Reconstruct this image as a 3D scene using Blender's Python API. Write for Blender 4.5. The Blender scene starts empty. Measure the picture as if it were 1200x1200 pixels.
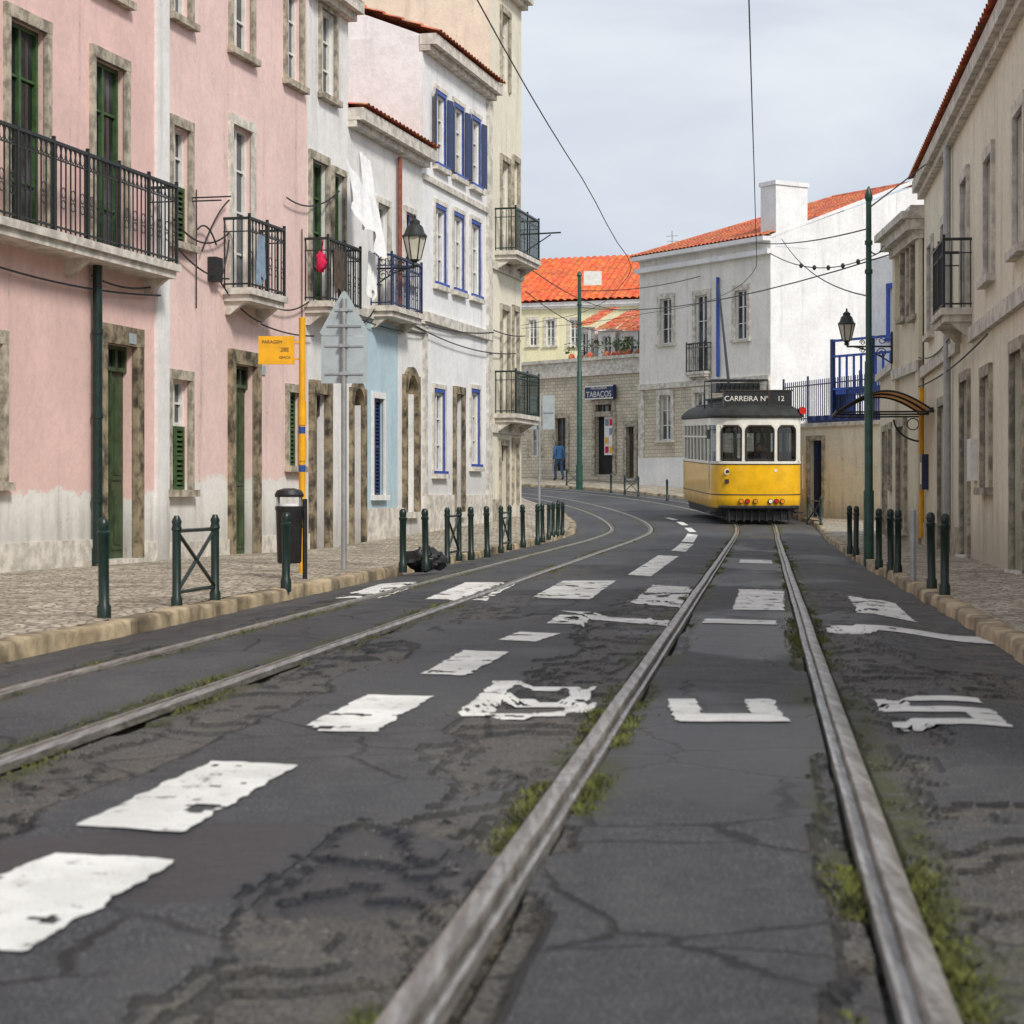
import bpy, math, random
import numpy as np
from mathutils import Vector, Matrix
random.seed(7)
rng = np.random.default_rng(7)
scene = bpy.context.scene

# ------------------------------------------------------------------ terrain
def H(y):
    return 1.6*(np.clip(np.asarray(y, float)-45, 0, 65)/50)**1.5
def Hs(y): return float(H(y))
FPX = 2400.0
def G(x, y, h=0.055):
    """plan position of a point surveyed on the pavement"""
    lo, hi = 3.0, 112.0
    for _ in range(60):
        m = (lo+hi)/2
        if 580+(1-Hs(m)-h)*FPX/m > y: lo = m
        else: hi = m
    return Vector(((x-600)*lo/FPX, lo, Hs(lo)+h))

def _h(ix, iy, seed):
    v = np.sin(ix*127.1+iy*311.7+seed*74.7)*43758.5453
    return v-np.floor(v)
def vn(x, y, seed=0):
    xi = np.floor(x); yi = np.floor(y); fx = x-xi; fy = y-yi
    fx = fx*fx*(3-2*fx); fy = fy*fy*(3-2*fy)
    a = _h(xi, yi, seed); b = _h(xi+1, yi, seed); c = _h(xi, yi+1, seed); d = _h(xi+1, yi+1, seed)
    return (a*(1-fx)+b*fx)*(1-fy)+(c*(1-fx)+d*fx)*fy
def fbm(x, y, o=4, seed=0):
    t = 0; amp = .5; n = 0
    for i in range(o):
        t = t+amp*vn(x*2**i+i*13.3, y*2**i+i*7.7, seed+i); n += amp; amp *= .5
    return t/n
def sst(a, b, x):
    t = np.clip((x-a)/(b-a), 0, 1); return t*t*(3-2*t)

# ------------------------------------------------------------------ node helpers
def setin(nt, inp, v):
    if isinstance(v, bpy.types.NodeSocket): nt.links.new(v, inp)
    else:
        if isinstance(v, (tuple, list)) and len(v) == 3 and inp.type == 'RGBA': v = (*v, 1)
        inp.default_value = v
def mixc(nt, f, a, b, bt='MIX'):
    n = nt.nodes.new('ShaderNodeMix'); n.data_type = 'RGBA'; n.blend_type = bt
    setin(nt, n.inputs[0], f); setin(nt, n.inputs[6], a); setin(nt, n.inputs[7], b)
    return n.outputs[2]
def mth(nt, op, a, b=0.0, clamp=False):
    n = nt.nodes.new('ShaderNodeMath'); n.operation = op; n.use_clamp = clamp
    setin(nt, n.inputs[0], a); setin(nt, n.inputs[1], b); return n.outputs[0]
def rmp(nt, f, p0, p1, o0=0.0, o1=1.0):
    n = nt.nodes.new('ShaderNodeMapRange'); n.interpolation_type = 'SMOOTHSTEP'
    setin(nt, n.inputs[0], f)
    for i, v in enumerate((p0, p1, o0, o1)): n.inputs[i+1].default_value = v
    return n.outputs[0]
def nz(nt, vec, scale, detail=3, rough=.55, dist=0.0, out='Fac'):
    n = nt.nodes.new('ShaderNodeTexNoise'); nt.links.new(vec, n.inputs['Vector'])
    n.inputs['Scale'].default_value = scale; n.inputs['Detail'].default_value = detail
    n.inputs['Roughness'].default_value = rough; n.inputs['Distortion'].default_value = dist
    return n.outputs[out]
def vor(nt, vec, scale, feature='F1', out='Distance', rnd=1.0):
    n = nt.nodes.new('ShaderNodeTexVoronoi'); n.feature = feature
    setin(nt, n.inputs['Vector'], vec); n.inputs['Scale'].default_value = scale
    n.inputs['Randomness'].default_value = rnd
    return n.outputs[out]
def mapping(nt, vec, sc=(1, 1, 1), rot=(0, 0, 0)):
    n = nt.nodes.new('ShaderNodeMapping'); nt.links.new(vec, n.inputs[0])
    n.inputs['Scale'].default_value = sc; n.inputs['Rotation'].default_value = rot; return n.outputs[0]
def bmp(nt, h, st, dist=.02):
    n = nt.nodes.new('ShaderNodeBump'); n.inputs['Strength'].default_value = st
    n.inputs['Distance'].default_value = dist; nt.links.new(h, n.inputs['Height']); return n.outputs[0]
def newmat(name):
    m = bpy.data.materials.new(name); m.use_nodes = True; nt = m.node_tree
    b = nt.nodes['Principled BSDF']; tc = nt.nodes.new('ShaderNodeTexCoord')
    return m, nt, b, tc.outputs['Object']
def mul(c, k): return tuple(x*k for x in c)

def gm(name, col, rough=.6, var=.2, scale=4, bump=.1, bscale=30, metal=0.0, coat=0.0):
    m, nt, b, oc = newmat(name)
    f = rmp(nt, nz(nt, oc, scale, 3, .62), .32, .68)
    c = mixc(nt, f, mul(col, 1-var), mul(col, 1+var*.5))
    nt.links.new(c, b.inputs['Base Color'])
    b.inputs['Roughness'].default_value = rough; b.inputs['Metallic'].default_value = metal
    b.inputs['Coat Weight'].default_value = coat
    if bump >= .15: nt.links.new(bmp(nt, nz(nt, oc, bscale, 2), bump, .01), b.inputs['Normal'])
    return m

def stucco(name, col, dado=None, dcol=(.80, .78, .74), grime=.5, spots=.2, z0=0.0):
    m, nt, b, oc = newmat(name)
    sep = nt.nodes.new('ShaderNodeSeparateXYZ'); nt.links.new(oc, sep.inputs[0]); z = sep.outputs[2]
    big = nz(nt, oc, .8, 5, .68)
    streak = nz(nt, mapping(nt, oc, (3.2, 3.2, .30)), 1.0, 4, .68)
    fine = nz(nt, oc, 8, 4, .7)
    c = mixc(nt, rmp(nt, big, .35, .65), mul(col, .88), col)
    if dado is not None:
        e = mth(nt, 'ADD', z, mth(nt, 'MULTIPLY', mth(nt, 'SUBTRACT', big, .5), .9))
        e = mth(nt, 'ADD', e, mth(nt, 'MULTIPLY', mth(nt, 'SUBTRACT', fine, .5), .25))
        c = mixc(nt, rmp(nt, e, dado-.03, dado+.03), dcol, c)
    c = mixc(nt, rmp(nt, streak, .50, .78, 0, .42), c, mul(col, .46))
    sp = mth(nt, 'ADD', mth(nt, 'MULTIPLY', fine, .55), mth(nt, 'MULTIPLY', streak, .45))
    c = mixc(nt, rmp(nt, sp, .59, .63, 0, spots), c, (.33, .29, .24))
    g = mth(nt, 'ADD', z, mth(nt, 'MULTIPLY', streak, -1.1))
    c = mixc(nt, rmp(nt, g, z0-.45, z0+.55, grime, 0), c, (.18, .16, .13))
    c = mixc(nt, rmp(nt, fine, .35, .6, .14, 0), c, (.3, .28, .25))
    nt.links.new(c, b.inputs['Base Color']); b.inputs['Roughness'].default_value = .9
    nt.links.new(bmp(nt, nz(nt, oc, 14, 4, .7), .35, .02), b.inputs['Normal'])
    return m

M = {}
M['pink'] = stucco('pink_plaster', (.83, .57, .52), dado=1.05, spots=.5)
M['pink2'] = stucco('pink_plaster_pale', (.86, .63, .58), dado=1.25, spots=.4)
M['white'] = stucco('white_plaster', (.84, .83, .81), spots=.25)
M['white2'] = stucco('white_plaster_clean', (.88, .88, .88), spots=.08, grime=.3, z0=1.0)
M['cream'] = stucco('cream_plaster', (.84, .79, .64), spots=.35)
M['cream3'] = stucco('offwhite_cream_plaster', (.86, .80, .64), spots=.55)
M['cream2'] = stucco('weathered_cream_plaster', (.78, .71, .55), spots=.8, grime=.7)
M['ltblue'] = stucco('light_blue_plaster', (.50, .66, .74), spots=.2)
M['yelwall'] = stucco('pale_yellow_plaster', (.85, .80, .52), spots=.1)
M['facade'] = stucco('offwhite_plaster', (.87, .84, .78), spots=.15, grime=.3, z0=1.2)
M['stone'] = gm('limestone', (.42, .37, .29), .85, .5, 6, .4, 25)
M['stonelt'] = gm('pale_limestone', (.64, .60, .53), .85, .32, 5, .3, 25)
M['stonedk'] = gm('stained_limestone', (.25, .20, .13), .9, .8, 4, .5, 18)
M['iron'] = gm('black_wrought_iron', (.018, .022, .02), .5, .3, 20, .1, 60)
M['dkgreen'] = gm('dark_green_paint', (.008, .026, .022), .35, .35, 9, .1, 40)
M['green'] = gm('green_shutter_paint', (.045, .10, .03), .5, .35, 8, .1, 40)
M['greendoor'] = gm('green_door_paint', (.045, .075, .03), .5, .45, 5, .1, 40)
M['blue'] = gm('blue_paint', (.02, .07, .38), .45, .25, 8, .1, 40)
M['navy'] = gm('navy_paint', (.012, .026, .10), .45, .25, 8, .1, 40)
M['whitepaint'] = gm('white_joinery_paint', (.76, .75, .71), .45, .12, 6, .05, 40)
M['brown'] = gm('brown_wood', (.08, .055, .035), .6, .4, 8, .2, 30)
M['steel'] = gm('galvanised_steel', (.42, .44, .45), .45, .15, 6, .05, 60, .6)
M['signback'] = gm('sign_back_aluminium', (.44, .50, .52), .5, .12, 5, .03, 60, .3)
M['yellow'] = gm('yellow_enamel', (.86, .42, .01), .4, .15, 5, .03, 40)
M['bluestripe'] = gm('blue_band_enamel', (.03, .08, .3), .4, .1, 5, .03, 40)
M['black'] = gm('black_plastic', (.015, .016, .018), .45, .3, 9, .08, 50)
M['red'] = gm('red_cloth', (.65, .01, .08), .8, .2, 9, .2, 50)
M['cloth'] = gm('white_cloth', (.85, .85, .85), .9, .1, 9, .2, 30)
M['clothblue'] = gm('grey_blue_cloth', (.2, .27, .35), .9, .2, 9, .2, 30)
M['wire'] = gm('cable_black', (.02, .02, .022), .6, .1, 9, 0)
M['pipebrown'] = gm('rust_red_pipe', (.26, .08, .05), .6, .3, 9, .1)
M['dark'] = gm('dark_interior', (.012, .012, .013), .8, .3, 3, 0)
M['leaf'] = gm('plant_leaf', (.06, .10, .03), .7, .5, 12, 0)
M['grass'] = gm('grass_blade', (.115, .125, .025), .8, .7, 5, 0)
M['lampglass'] = gm('frosted_lamp_glass', (.62, .60, .48), .2, .12, 6, 0)

def glassmat(name, base, hi):
    m, nt, b, oc = newmat(name)
    c = mixc(nt, rmp(nt, nz(nt, oc, 1.1, 2), .4, .62), base, hi)
    nt.links.new(c, b.inputs['Base Color']); b.inputs['Roughness'].default_value = .07
    b.inputs['Specular IOR Level'].default_value = .7
    nt.links.new(bmp(nt, nz(nt, oc, 1.7, 1), .12, .02), b.inputs['Normal'])
    return m
M['glass'] = glassmat('window_glass', (.012, .014, .016), (.07, .08, .09))
M['curtain'] = glassmat('curtained_window_glass', (.06, .07, .08), (.36, .36, .34))

def tramglass():
    m = bpy.data.materials.new('clear_window_glass'); m.use_nodes = True; nt = m.node_tree
    nt.nodes.clear(); o = nt.nodes.new('ShaderNodeOutputMaterial')
    t = nt.nodes.new('ShaderNodeBsdfTransparent'); t.inputs[0].default_value = (.62, .66, .66, 1)
    g = nt.nodes.new('ShaderNodeBsdfGlossy'); g.inputs['Roughness'].default_value = .04
    mx = nt.nodes.new('ShaderNodeMixShader'); fr = nt.nodes.new('ShaderNodeFresnel'); fr.inputs[0].default_value = 1.5
    nt.links.new(mth(nt, 'ADD', fr.outputs[0], .06), mx.inputs[0])
    nt.links.new(t.outputs[0], mx.inputs[1]); nt.links.new(g.outputs[0], mx.inputs[2])
    nt.links.new(mx.outputs[0], o.inputs[0]); return m
M['tglass'] = tramglass()

def tilemat(name, c1, c2, dk=.55):
    m, nt, b, oc = newmat(name)
    c = mixc(nt, rmp(nt, nz(nt, oc, 5, 2), .35, .65), c1, c2)
    v = vor(nt, oc, 3.2, 'F1', 'Color')
    c = mixc(nt, .35, c, v, 'SOFT_LIGHT')
    c = mixc(nt, rmp(nt, nz(nt, oc, .9, 5, .75), .48, .72, 0, dk), c, (.13, .08, .06))
    nt.links.new(c, b.inputs['Base Color']); b.inputs['Roughness'].default_value = .85
    return m
M['tile'] = tilemat('terracotta_tiles', (.42, .10, .045), (.62, .19, .09))
M['tileor'] = tilemat('orange_terracotta_tiles', (.60, .10, .03), (.74, .18, .06), .5)

def tilewall():
    m, nt, b, oc = newmat('beige_wall_tiles')
    n = nt.nodes.new('ShaderNodeTexBrick')
    sep = nt.nodes.new('ShaderNodeSeparateXYZ'); nt.links.new(oc, sep.inputs[0])
    al = mth(nt, 'SUBTRACT', mth(nt, 'MULTIPLY', sep.outputs[0], .55), mth(nt, 'MULTIPLY', sep.outputs[1], .83))
    cb = nt.nodes.new('ShaderNodeCombineXYZ'); nt.links.new(al, cb.inputs[0]); nt.links.new(sep.outputs[2], cb.inputs[1])
    nt.links.new(cb.outputs[0], n.inputs['Vector'])
    n.inputs['Scale'].default_value = 1.6; n.inputs['Mortar Size'].default_value = .018; n.offset = 0.5
    n.inputs['Color1'].default_value = (.54, .48, .36, 1); n.inputs['Color2'].default_value = (.64, .58, .45, 1)
    n.inputs['Mortar'].default_value = (.28, .24, .18, 1)
    c = mixc(nt, rmp(nt, nz(nt, oc, 1.3, 4), .45, .8, 0, .6), n.outputs[0], (.2, .17, .13))
    nt.links.new(c, b.inputs['Base Color']); b.inputs['Roughness'].default_value = .7
    return m
M['tilewall'] = tilewall()

def asphalt():
    m, nt, b, oc = newmat('worn_asphalt')
    at = nt.nodes.new('ShaderNodeAttribute'); at.attribute_name = 'wear'
    sp = nt.nodes.new('ShaderNodeSeparateColor'); nt.links.new(at.outputs['Color'], sp.inputs[0])
    a2 = nt.nodes.new('ShaderNodeAttribute'); a2.attribute_name = 'tone'
    s2 = nt.nodes.new('ShaderNodeSeparateColor'); nt.links.new(a2.outputs['Color'], s2.inputs[0])
    a3 = nt.nodes.new('ShaderNodeAttribute'); a3.attribute_name = 'layers'
    s3 = nt.nodes.new('ShaderNodeSeparateColor'); nt.links.new(a3.outputs['Color'], s3.inputs[0])
    dirt, moss, wet = sp.outputs[0], sp.outputs[1], sp.outputs[2]
    tone, dust, crumb = s2.outputs[0], s2.outputs[1], s2.outputs[2]
    edge, low, shade = s3.outputs[0], s3.outputs[1], s3.outputs[2]
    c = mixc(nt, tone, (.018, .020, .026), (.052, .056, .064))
    md = nz(nt, oc, 7, 5, .75)
    c = mixc(nt, rmp(nt, md, .44, .66, 0, .5), c, (.092, .092, .094))
    agg = nz(nt, oc, 95, 2, .8)
    c = mixc(nt, rmp(nt, agg, .56, .66, 0, .85), c, (.26, .25, .235))
    c = mixc(nt, rmp(nt, agg, .46, .34, 0, .9), c, (.006, .006, .007))
    # eroded lower layers
    lay = mixc(nt, shade, (.020, .020, .022), (.082, .076, .068))
    lay = mixc(nt, rmp(nt, agg, .5, .62), lay, (.19, .175, .15))
    lay = mixc(nt, rmp(nt, agg, .47, .36, 0, .9), lay, (.008, .008, .008))
    lay = mixc(nt, rmp(nt, md, .54, .64, 0, .7), lay, (.13, .115, .09))
    c = mixc(nt, rmp(nt, mth(nt, 'ADD', low, mth(nt, 'MULTIPLY', mth(nt, 'SUBTRACT', md, .5), .8)), .30, .50), c, lay)
    ed = rmp(nt, mth(nt, 'ADD', edge, mth(nt, 'MULTIPLY', mth(nt, 'SUBTRACT', md, .5), 1.1)), .38, .58)
    c = mixc(nt, mth(nt, 'MULTIPLY', ed, .92), c, (.005, .005, .006))
    # long cracks
    dv = mixc(nt, .14, oc, nz(nt, oc, 3.0, 4, .7, 0, 'Color'))
    cr = vor(nt, dv, 1.25, 'DISTANCE_TO_EDGE')
    crk = mth(nt, 'MULTIPLY', rmp(nt, cr, .003, .020, 1, 0), rmp(nt, tone, .80, .5))
    c = mixc(nt, mth(nt, 'MULTIPLY', crk, .95), c, (.004, .004, .005))
    dcol = mixc(nt, rmp(nt, agg, .42, .6), (.040, .034, .027), (.22, .19, .145))
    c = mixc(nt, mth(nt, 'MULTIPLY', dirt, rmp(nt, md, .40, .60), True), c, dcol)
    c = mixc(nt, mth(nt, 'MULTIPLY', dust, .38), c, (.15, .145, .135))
    mcol = mixc(nt, rmp(nt, agg, .4, .62), (.018, .022, .006), (.10, .105, .025))
    c = mixc(nt, mth(nt, 'MULTIPLY', moss, rmp(nt, md, .40, .52), True), c, mcol)
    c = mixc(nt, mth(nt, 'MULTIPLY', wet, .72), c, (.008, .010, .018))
    nt.links.new(c, b.inputs['Base Color'])
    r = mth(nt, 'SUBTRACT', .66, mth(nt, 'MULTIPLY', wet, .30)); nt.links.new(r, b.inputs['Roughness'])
    hh = mth(nt, 'ADD', mth(nt, 'MULTIPLY', agg, 1.1), mth(nt, 'MULTIPLY', md, 1.8))
    hh = mth(nt, 'SUBTRACT', hh, mth(nt, 'MULTIPLY', crk, 1.4))
    hh = mth(nt, 'SUBTRACT', hh, mth(nt, 'MULTIPLY', ed, 1.2))
    nt.links.new(bmp(nt, hh, 1.0, .016), b.inputs['Normal'])
    return m
M['asphalt'] = asphalt()

def paintmat(name, k):
    m, nt, b, oc = newmat(name)
    n1 = nz(nt, oc, 5, 6, .8); n2 = nz(nt, oc, 70, 2, .8)
    w = mth(nt, 'MAXIMUM', rmp(nt, n1, .60+k, .64+k), rmp(nt, mth(nt, 'ADD', n2, mth(nt, 'MULTIPLY', n1, .5)), .91+k, .98+k, 0, .9))
    c = mixc(nt, rmp(nt, nz(nt, oc, 2, 3), .3, .7), (.62, .61, .57), (.82, .81, .77))
    c = mixc(nt, rmp(nt, n2, .42, .3, 0, .5), c, (.3, .29, .27))
    c = mixc(nt, rmp(nt, n1, .52, .62, 0, .35), c, (.35, .34, .32))
    c = mixc(nt, w, c, (.05, .05, .053))
    nt.links.new(c, b.inputs['Base Color']); b.inputs['Roughness'].default_value = .75
    nt.links.new(bmp(nt, mth(nt, 'SUBTRACT', n2, w), .6, .008), b.inputs['Normal'])
    return m
M['paint'] = paintmat('worn_road_paint', 0.0)

def railmat():
    m, nt, b, oc = newmat('rail_steel')
    n = nz(nt, mapping(nt, oc, (14, 1.0, 14)), 2, 4, .7)
    c = mixc(nt, rmp(nt, n, .35, .7), (.22, .20, .18), (.50, .48, .46))
    c = mixc(nt, rmp(nt, nz(nt, oc, 9, 4, .7), .52, .68, 0, .5), c, (.12, .09, .065))
    nt.links.new(c, b.inputs['Base Color']); b.inputs['Metallic'].default_value = .65
    b.inputs['Roughness'].default_value = .42
    nt.links.new(bmp(nt, n, .3, .01), b.inputs['Normal'])
    return m
M['rail'] = railmat()

def cobble():
    m, nt, b, oc = newmat('limestone_cobbles')
    dv = mixc(nt, .03, oc, nz(nt, oc, 9, 1, .5, 0, 'Color'))
    mp = mapping(nt, dv, (1, 1, .02))
    e = vor(nt, mp, 10.5, 'DISTANCE_TO_EDGE', 'Distance', .75); col = vor(nt, mp, 10.5, 'F1', 'Color', .75)
    sc = nt.nodes.new('ShaderNodeSeparateColor'); nt.links.new(col, sc.inputs[0])
    c = mixc(nt, sc.outputs[0], (.34, .29, .22), (.66, .59, .47))
    c = mixc(nt, rmp(nt, nz(nt, oc, 1.1, 5, .7), .42, .70, 0, .75), c, (.20, .155, .10))
    c = mixc(nt, rmp(nt, e, .02, .10, .8, 0), c, (.09, .07, .05))
    nt.links.new(c, b.inputs['Base Color']); b.inputs['Roughness'].default_value = .8
    nt.links.new(bmp(nt, rmp(nt, e, 0, .16), .9, .02), b.inputs['Normal'])
    return m
M['cobble'] = cobble()
M['kerb'] = gm('kerb_limestone', (.38, .30, .19), .85, .65, 2.2, .5, 30)
M['earth'] = gm('earth', (.14, .11, .08), .95, .3, 2, .4, 20)

# ------------------------------------------------------------------ object builder
class Obj:
    def __init__(s, name): s.name = name; s.parts = {}; s.extra = []
    def add(s, pn, mat, vs, fs):
        p = s.parts.setdefault((pn, mat), ([], []))
        o = len(p[0]); p[0].extend([tuple(v) for v in vs]); p[1].extend([tuple(i+o for i in f) for f in fs])
    def hexa(s, pn, mat, c):
        s.add(pn, mat, c, [(0, 3, 2, 1), (4, 5, 6, 7), (0, 1, 5, 4), (1, 2, 6, 5), (2, 3, 7, 6), (3, 0, 4, 7)])
    def fbox(s, pn, mat, F, u0, u1, n0, n1, z0, z1):
        s.hexa(pn, mat, [F.pt(u0, n1, z0), F.pt(u1, n1, z0), F.pt(u1, n0, z0), F.pt(u0, n0, z0),
                         F.pt(u0, n1, z1), F.pt(u1, n1, z1), F.pt(u1, n0, z1), F.pt(u0, n0, z1)])
    def box(s, pn, mat, x0, x1, y0, y1, z0, z1):
        s.hexa(pn, mat, [(x0, y0, z0), (x1, y0, z0), (x1, y1, z0), (x0, y1, z0), (x0, y0, z1), (x1, y0, z1), (x1, y1, z1), (x0, y1, z1)])
    def tube(s, pn, mat, pts, r, seg=8, cap=True):
        pts = [Vector(p) for p in pts]; n = len(pts)
        rr = r if isinstance(r, (list, tuple)) else [r]*n
        vs = []; up = None
        for i, p in enumerate(pts):
            d = (pts[min(i+1, n-1)]-pts[max(i-1, 0)])
            d = d.normalized() if d.length > 1e-9 else Vector((0, 0, 1))
            a = Vector((0, 0, 1)) if abs(d.z) < .9 else Vector((1, 0, 0))
            if up is not None: a = up
            x = d.cross(a)
            if x.length < 1e-4: x = d.cross(Vector((0, 1, 0)))
            x.normalize(); y = x.cross(d).normalized(); up = y
            for k in range(seg):
                t = 2*math.pi*(k+.5)/seg
                vs.append(p+x*math.cos(t)*rr[i]+y*math.sin(t)*rr[i])
        fs = []
        for i in range(n-1):
            for k in range(seg):
                k2 = (k+1) % seg
                fs.append((i*seg+k, i*seg+k2, (i+1)*seg+k2, (i+1)*seg+k))
        if cap:
            fs.append(tuple(range(seg))[::-1]); fs.append(tuple((n-1)*seg+k for k in range(seg)))
        s.add(pn, mat, vs, fs)
    def lathe(s, pn, mat, c, prof, seg=16, sy=1.0, rot=0.0):
        c = Vector(c); vs = []
        for r, z in prof:
            for k in range(seg):
                t = 2*math.pi*k/seg+rot; vs.append((c.x+r*math.cos(t), c.y+r*math.sin(t)*sy, c.z+z))
        n = len(prof); fs = []
        for i in range(n-1):
            for k in range(seg):
                k2 = (k+1) % seg; fs.append((i*seg+k, i*seg+k2, (i+1)*seg+k2, (i+1)*seg+k))
        fs.append(tuple(range(seg))[::-1]); fs.append(tuple((n-1)*seg+k for k in range(seg)))
        s.add(pn, mat, vs, fs)
    def blob(s, pn, mat, c, rx, ry, rz, seg=14, lump=0.0, seed=1, freq=2):
        vs = []; rings = 9 if lump < .2 else 14; c = Vector(c)
        for i in range(rings+1):
            ph = math.pi*i/rings
            for k in range(seg):
                th = 2*math.pi*k/seg
                j = 1+lump*(float(vn(np.array(math.cos(th)*freq+5+i*.6), np.array(math.sin(th)*freq+9), seed))-.5)*2
                vs.append((c.x+rx*j*math.sin(ph)*math.cos(th), c.y+ry*j*math.sin(ph)*math.sin(th), c.z+rz*j*math.cos(ph)))
        fs = [(i*seg+k, i*seg+(k+1) % seg, (i+1)*seg+(k+1) % seg, (i+1)*seg+k) for i in range(rings) for k in range(seg)]
        s.add(pn, mat, vs, fs)
    def finish(s, smooth=True):
        single = len(s.parts) == 1 and not s.extra
        if not single:
            e = bpy.data.objects.new(s.name, None); scene.collection.objects.link(e); e.empty_display_size = .3
        for (pn, mat), (vs, fs) in s.parts.items():
            me = bpy.data.meshes.new(pn); me.from_pydata(vs, [], fs); me.update()
            me.materials.append(M[mat] if isinstance(mat, str) else mat)
            if smooth:
                me.polygons.foreach_set('use_smooth', [True]*len(me.polygons))
                try: me.set_sharp_from_angle(angle=math.radians(38))
                except Exception: pass
            ob = bpy.data.objects.new(s.name if single else pn, me); scene.collection.objects.link(ob)
            if not single: ob.parent = e
        for ob in s.extra: ob.parent = e
    def text(s, pn, mat, txt, size, loc, rot, extrude=.004):
        cu = bpy.data.curves.new(pn, 'FONT'); cu.body = txt; cu.size = size; cu.align_x = 'CENTER'; cu.align_y = 'CENTER'
        cu.extrude = extrude; cu.materials.append(M[mat])
        ob = bpy.data.objects.new(pn, cu); scene.collection.objects.link(ob); ob.location = loc; ob.rotation_euler = rot
        s.extra.append(ob)

class Fac:
    def __init__(s, p, q):
        s.p = Vector((p[0], p[1])); d = Vector((q[0], q[1]))-s.p; s.len = d.length; s.d = d.normalized(); s.n = Vector((s.d.y, -s.d.x))
    def pt(s, u, n, z):
        v = s.p+s.d*u+s.n*n; return (v.x, v.y, z)
    def u(s, x):
        k = (x-600)/FPX; return (k*s.p.y-s.p.x)/(s.d.x-k*s.d.y)
    def z(s, x, y):
        D = s.p.y+s.u(x)*s.d.y; return 1+(580-y)*D/FPX
    def rect(s, x0, x1, yt, yb):
        xm = (x0+x1)/2; return (s.u(x0), s.u(x1), s.z(xm, yb), s.z(xm, yt))
    def ang(s): return math.atan2(s.d.y, s.d.x)

def wall(o, mat, F, u0, u1, z0, z1, ops, dep=.22):
    us = sorted({u0, u1, *[a for r in ops for a in r[:2] if u0 < a < u1]})
    zs = sorted({z0, z1, *[a for r in ops for a in r[2:4] if z0 < a < z1]})
    vs = []; fs = []
    for i in range(len(us)-1):
        for j in range(len(zs)-1):
            um = (us[i]+us[i+1])/2; zm = (zs[j]+zs[j+1])/2
            if any(r[0] < um < r[1] and r[2] < zm < r[3] for r in ops): continue
            k = len(vs); vs += [F.pt(us[i], 0, zs[j]), F.pt(us[i+1], 0, zs[j]), F.pt(us[i+1], 0, zs[j+1]), F.pt(us[i], 0, zs[j+1])]
            fs.append((k, k+1, k+2, k+3))
    for r in ops:
        a, b, c, d = r[:4]
        for (p, q) in (((a, c), (a, d)), ((b, c), (b, d)), ((a, d), (b, d)), ((a, c), (b, c))):
            k = len(vs); vs += [F.pt(p[0], 0, p[1]), F.pt(q[0], 0, q[1]), F.pt(q[0], -dep, q[1]), F.pt(p[0], -dep, p[1])]
            fs.append((k, k+1, k+2, k+3))
    o.add('wall', mat, vs, fs)

def surround(o, F, r, mat, w=.14, pr=.045, sill=True, arch=False):
    a, b, c, d = r
    o.fbox('stone_surround', mat, F, a-w, a, -.02, pr, c, d)
    o.fbox('stone_surround', mat, F, b, b+w, -.02, pr, c, d)
    if not arch:
        o.fbox('stone_surround', mat, F, a-w, b+w, -.02, pr+.004, d, d+w*1.15)
    else:
        R = (b-a)/2; cx = (a+b)/2; n = 12; vs = []
        for ri, ex in ((R, 0), (R+w, 0)):
            for nn in (pr, -.2):
                for k in range(n+1):
                    t = math.pi*k/n; vs.append(F.pt(cx-ri*math.cos(t), nn, d-R+ri*math.sin(t)))
        m = n+1; fs = []
        for k in range(n):
            fs += [(k, k+1, 2*m+k+1, 2*m+k), (k, k+1, m+k+1, m+k), (2*m+k, 2*m+k+1, 3*m+k+1, 3*m+k)]
        o.add('stone_surround', mat, vs, fs)
        for sgn in (-1, 1):
            vs = [F.pt(cx+sgn*(R+.01), pr*.5, d+.01)]
            for k in range(7):
                t = math.pi/2*k/6; vs.append(F.pt(cx+sgn*R*math.cos(t), pr*.5, d-R+R*math.sin(t)))
            o.add('arch_spandrel', mat, vs, [(0, k, k+1) for k in range(1, 7)])
    if sill:
        o.fbox('stone_surround', mat, F, a-w-.04, b+w+.04, -.02, pr+.07, c-.1, c)

def window(o, F, r, fmat='whitepaint', g='glass', rows=3, cols=2, n=-.12):
    a, b, c, d = r; t = .055
    o.fbox('glass', g, F, a, b, n-.03, n-.02, c, d)
    for x0, x1, z0, z1 in ((a, a+t, c, d), (b-t, b, c, d), (a+t, b-t, c, c+t), (a+t, b-t, d-t, d)):
        o.fbox('window_frames', fmat, F, x0, x1, n-.02, n+.035, z0, z1)
    for i in range(1, cols):
        x = a+(b-a)*i/cols; o.fbox('window_frames', fmat, F, x-t*.6, x+t*.6, n-.018, n+.03, c+t, d-t)
    for j in range(1, rows):
        z = c+(d-c)*j/rows; o.fbox('window_frames', fmat, F, a+t, b-t, n-.016, n+.018, z-.016, z+.016)

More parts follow.
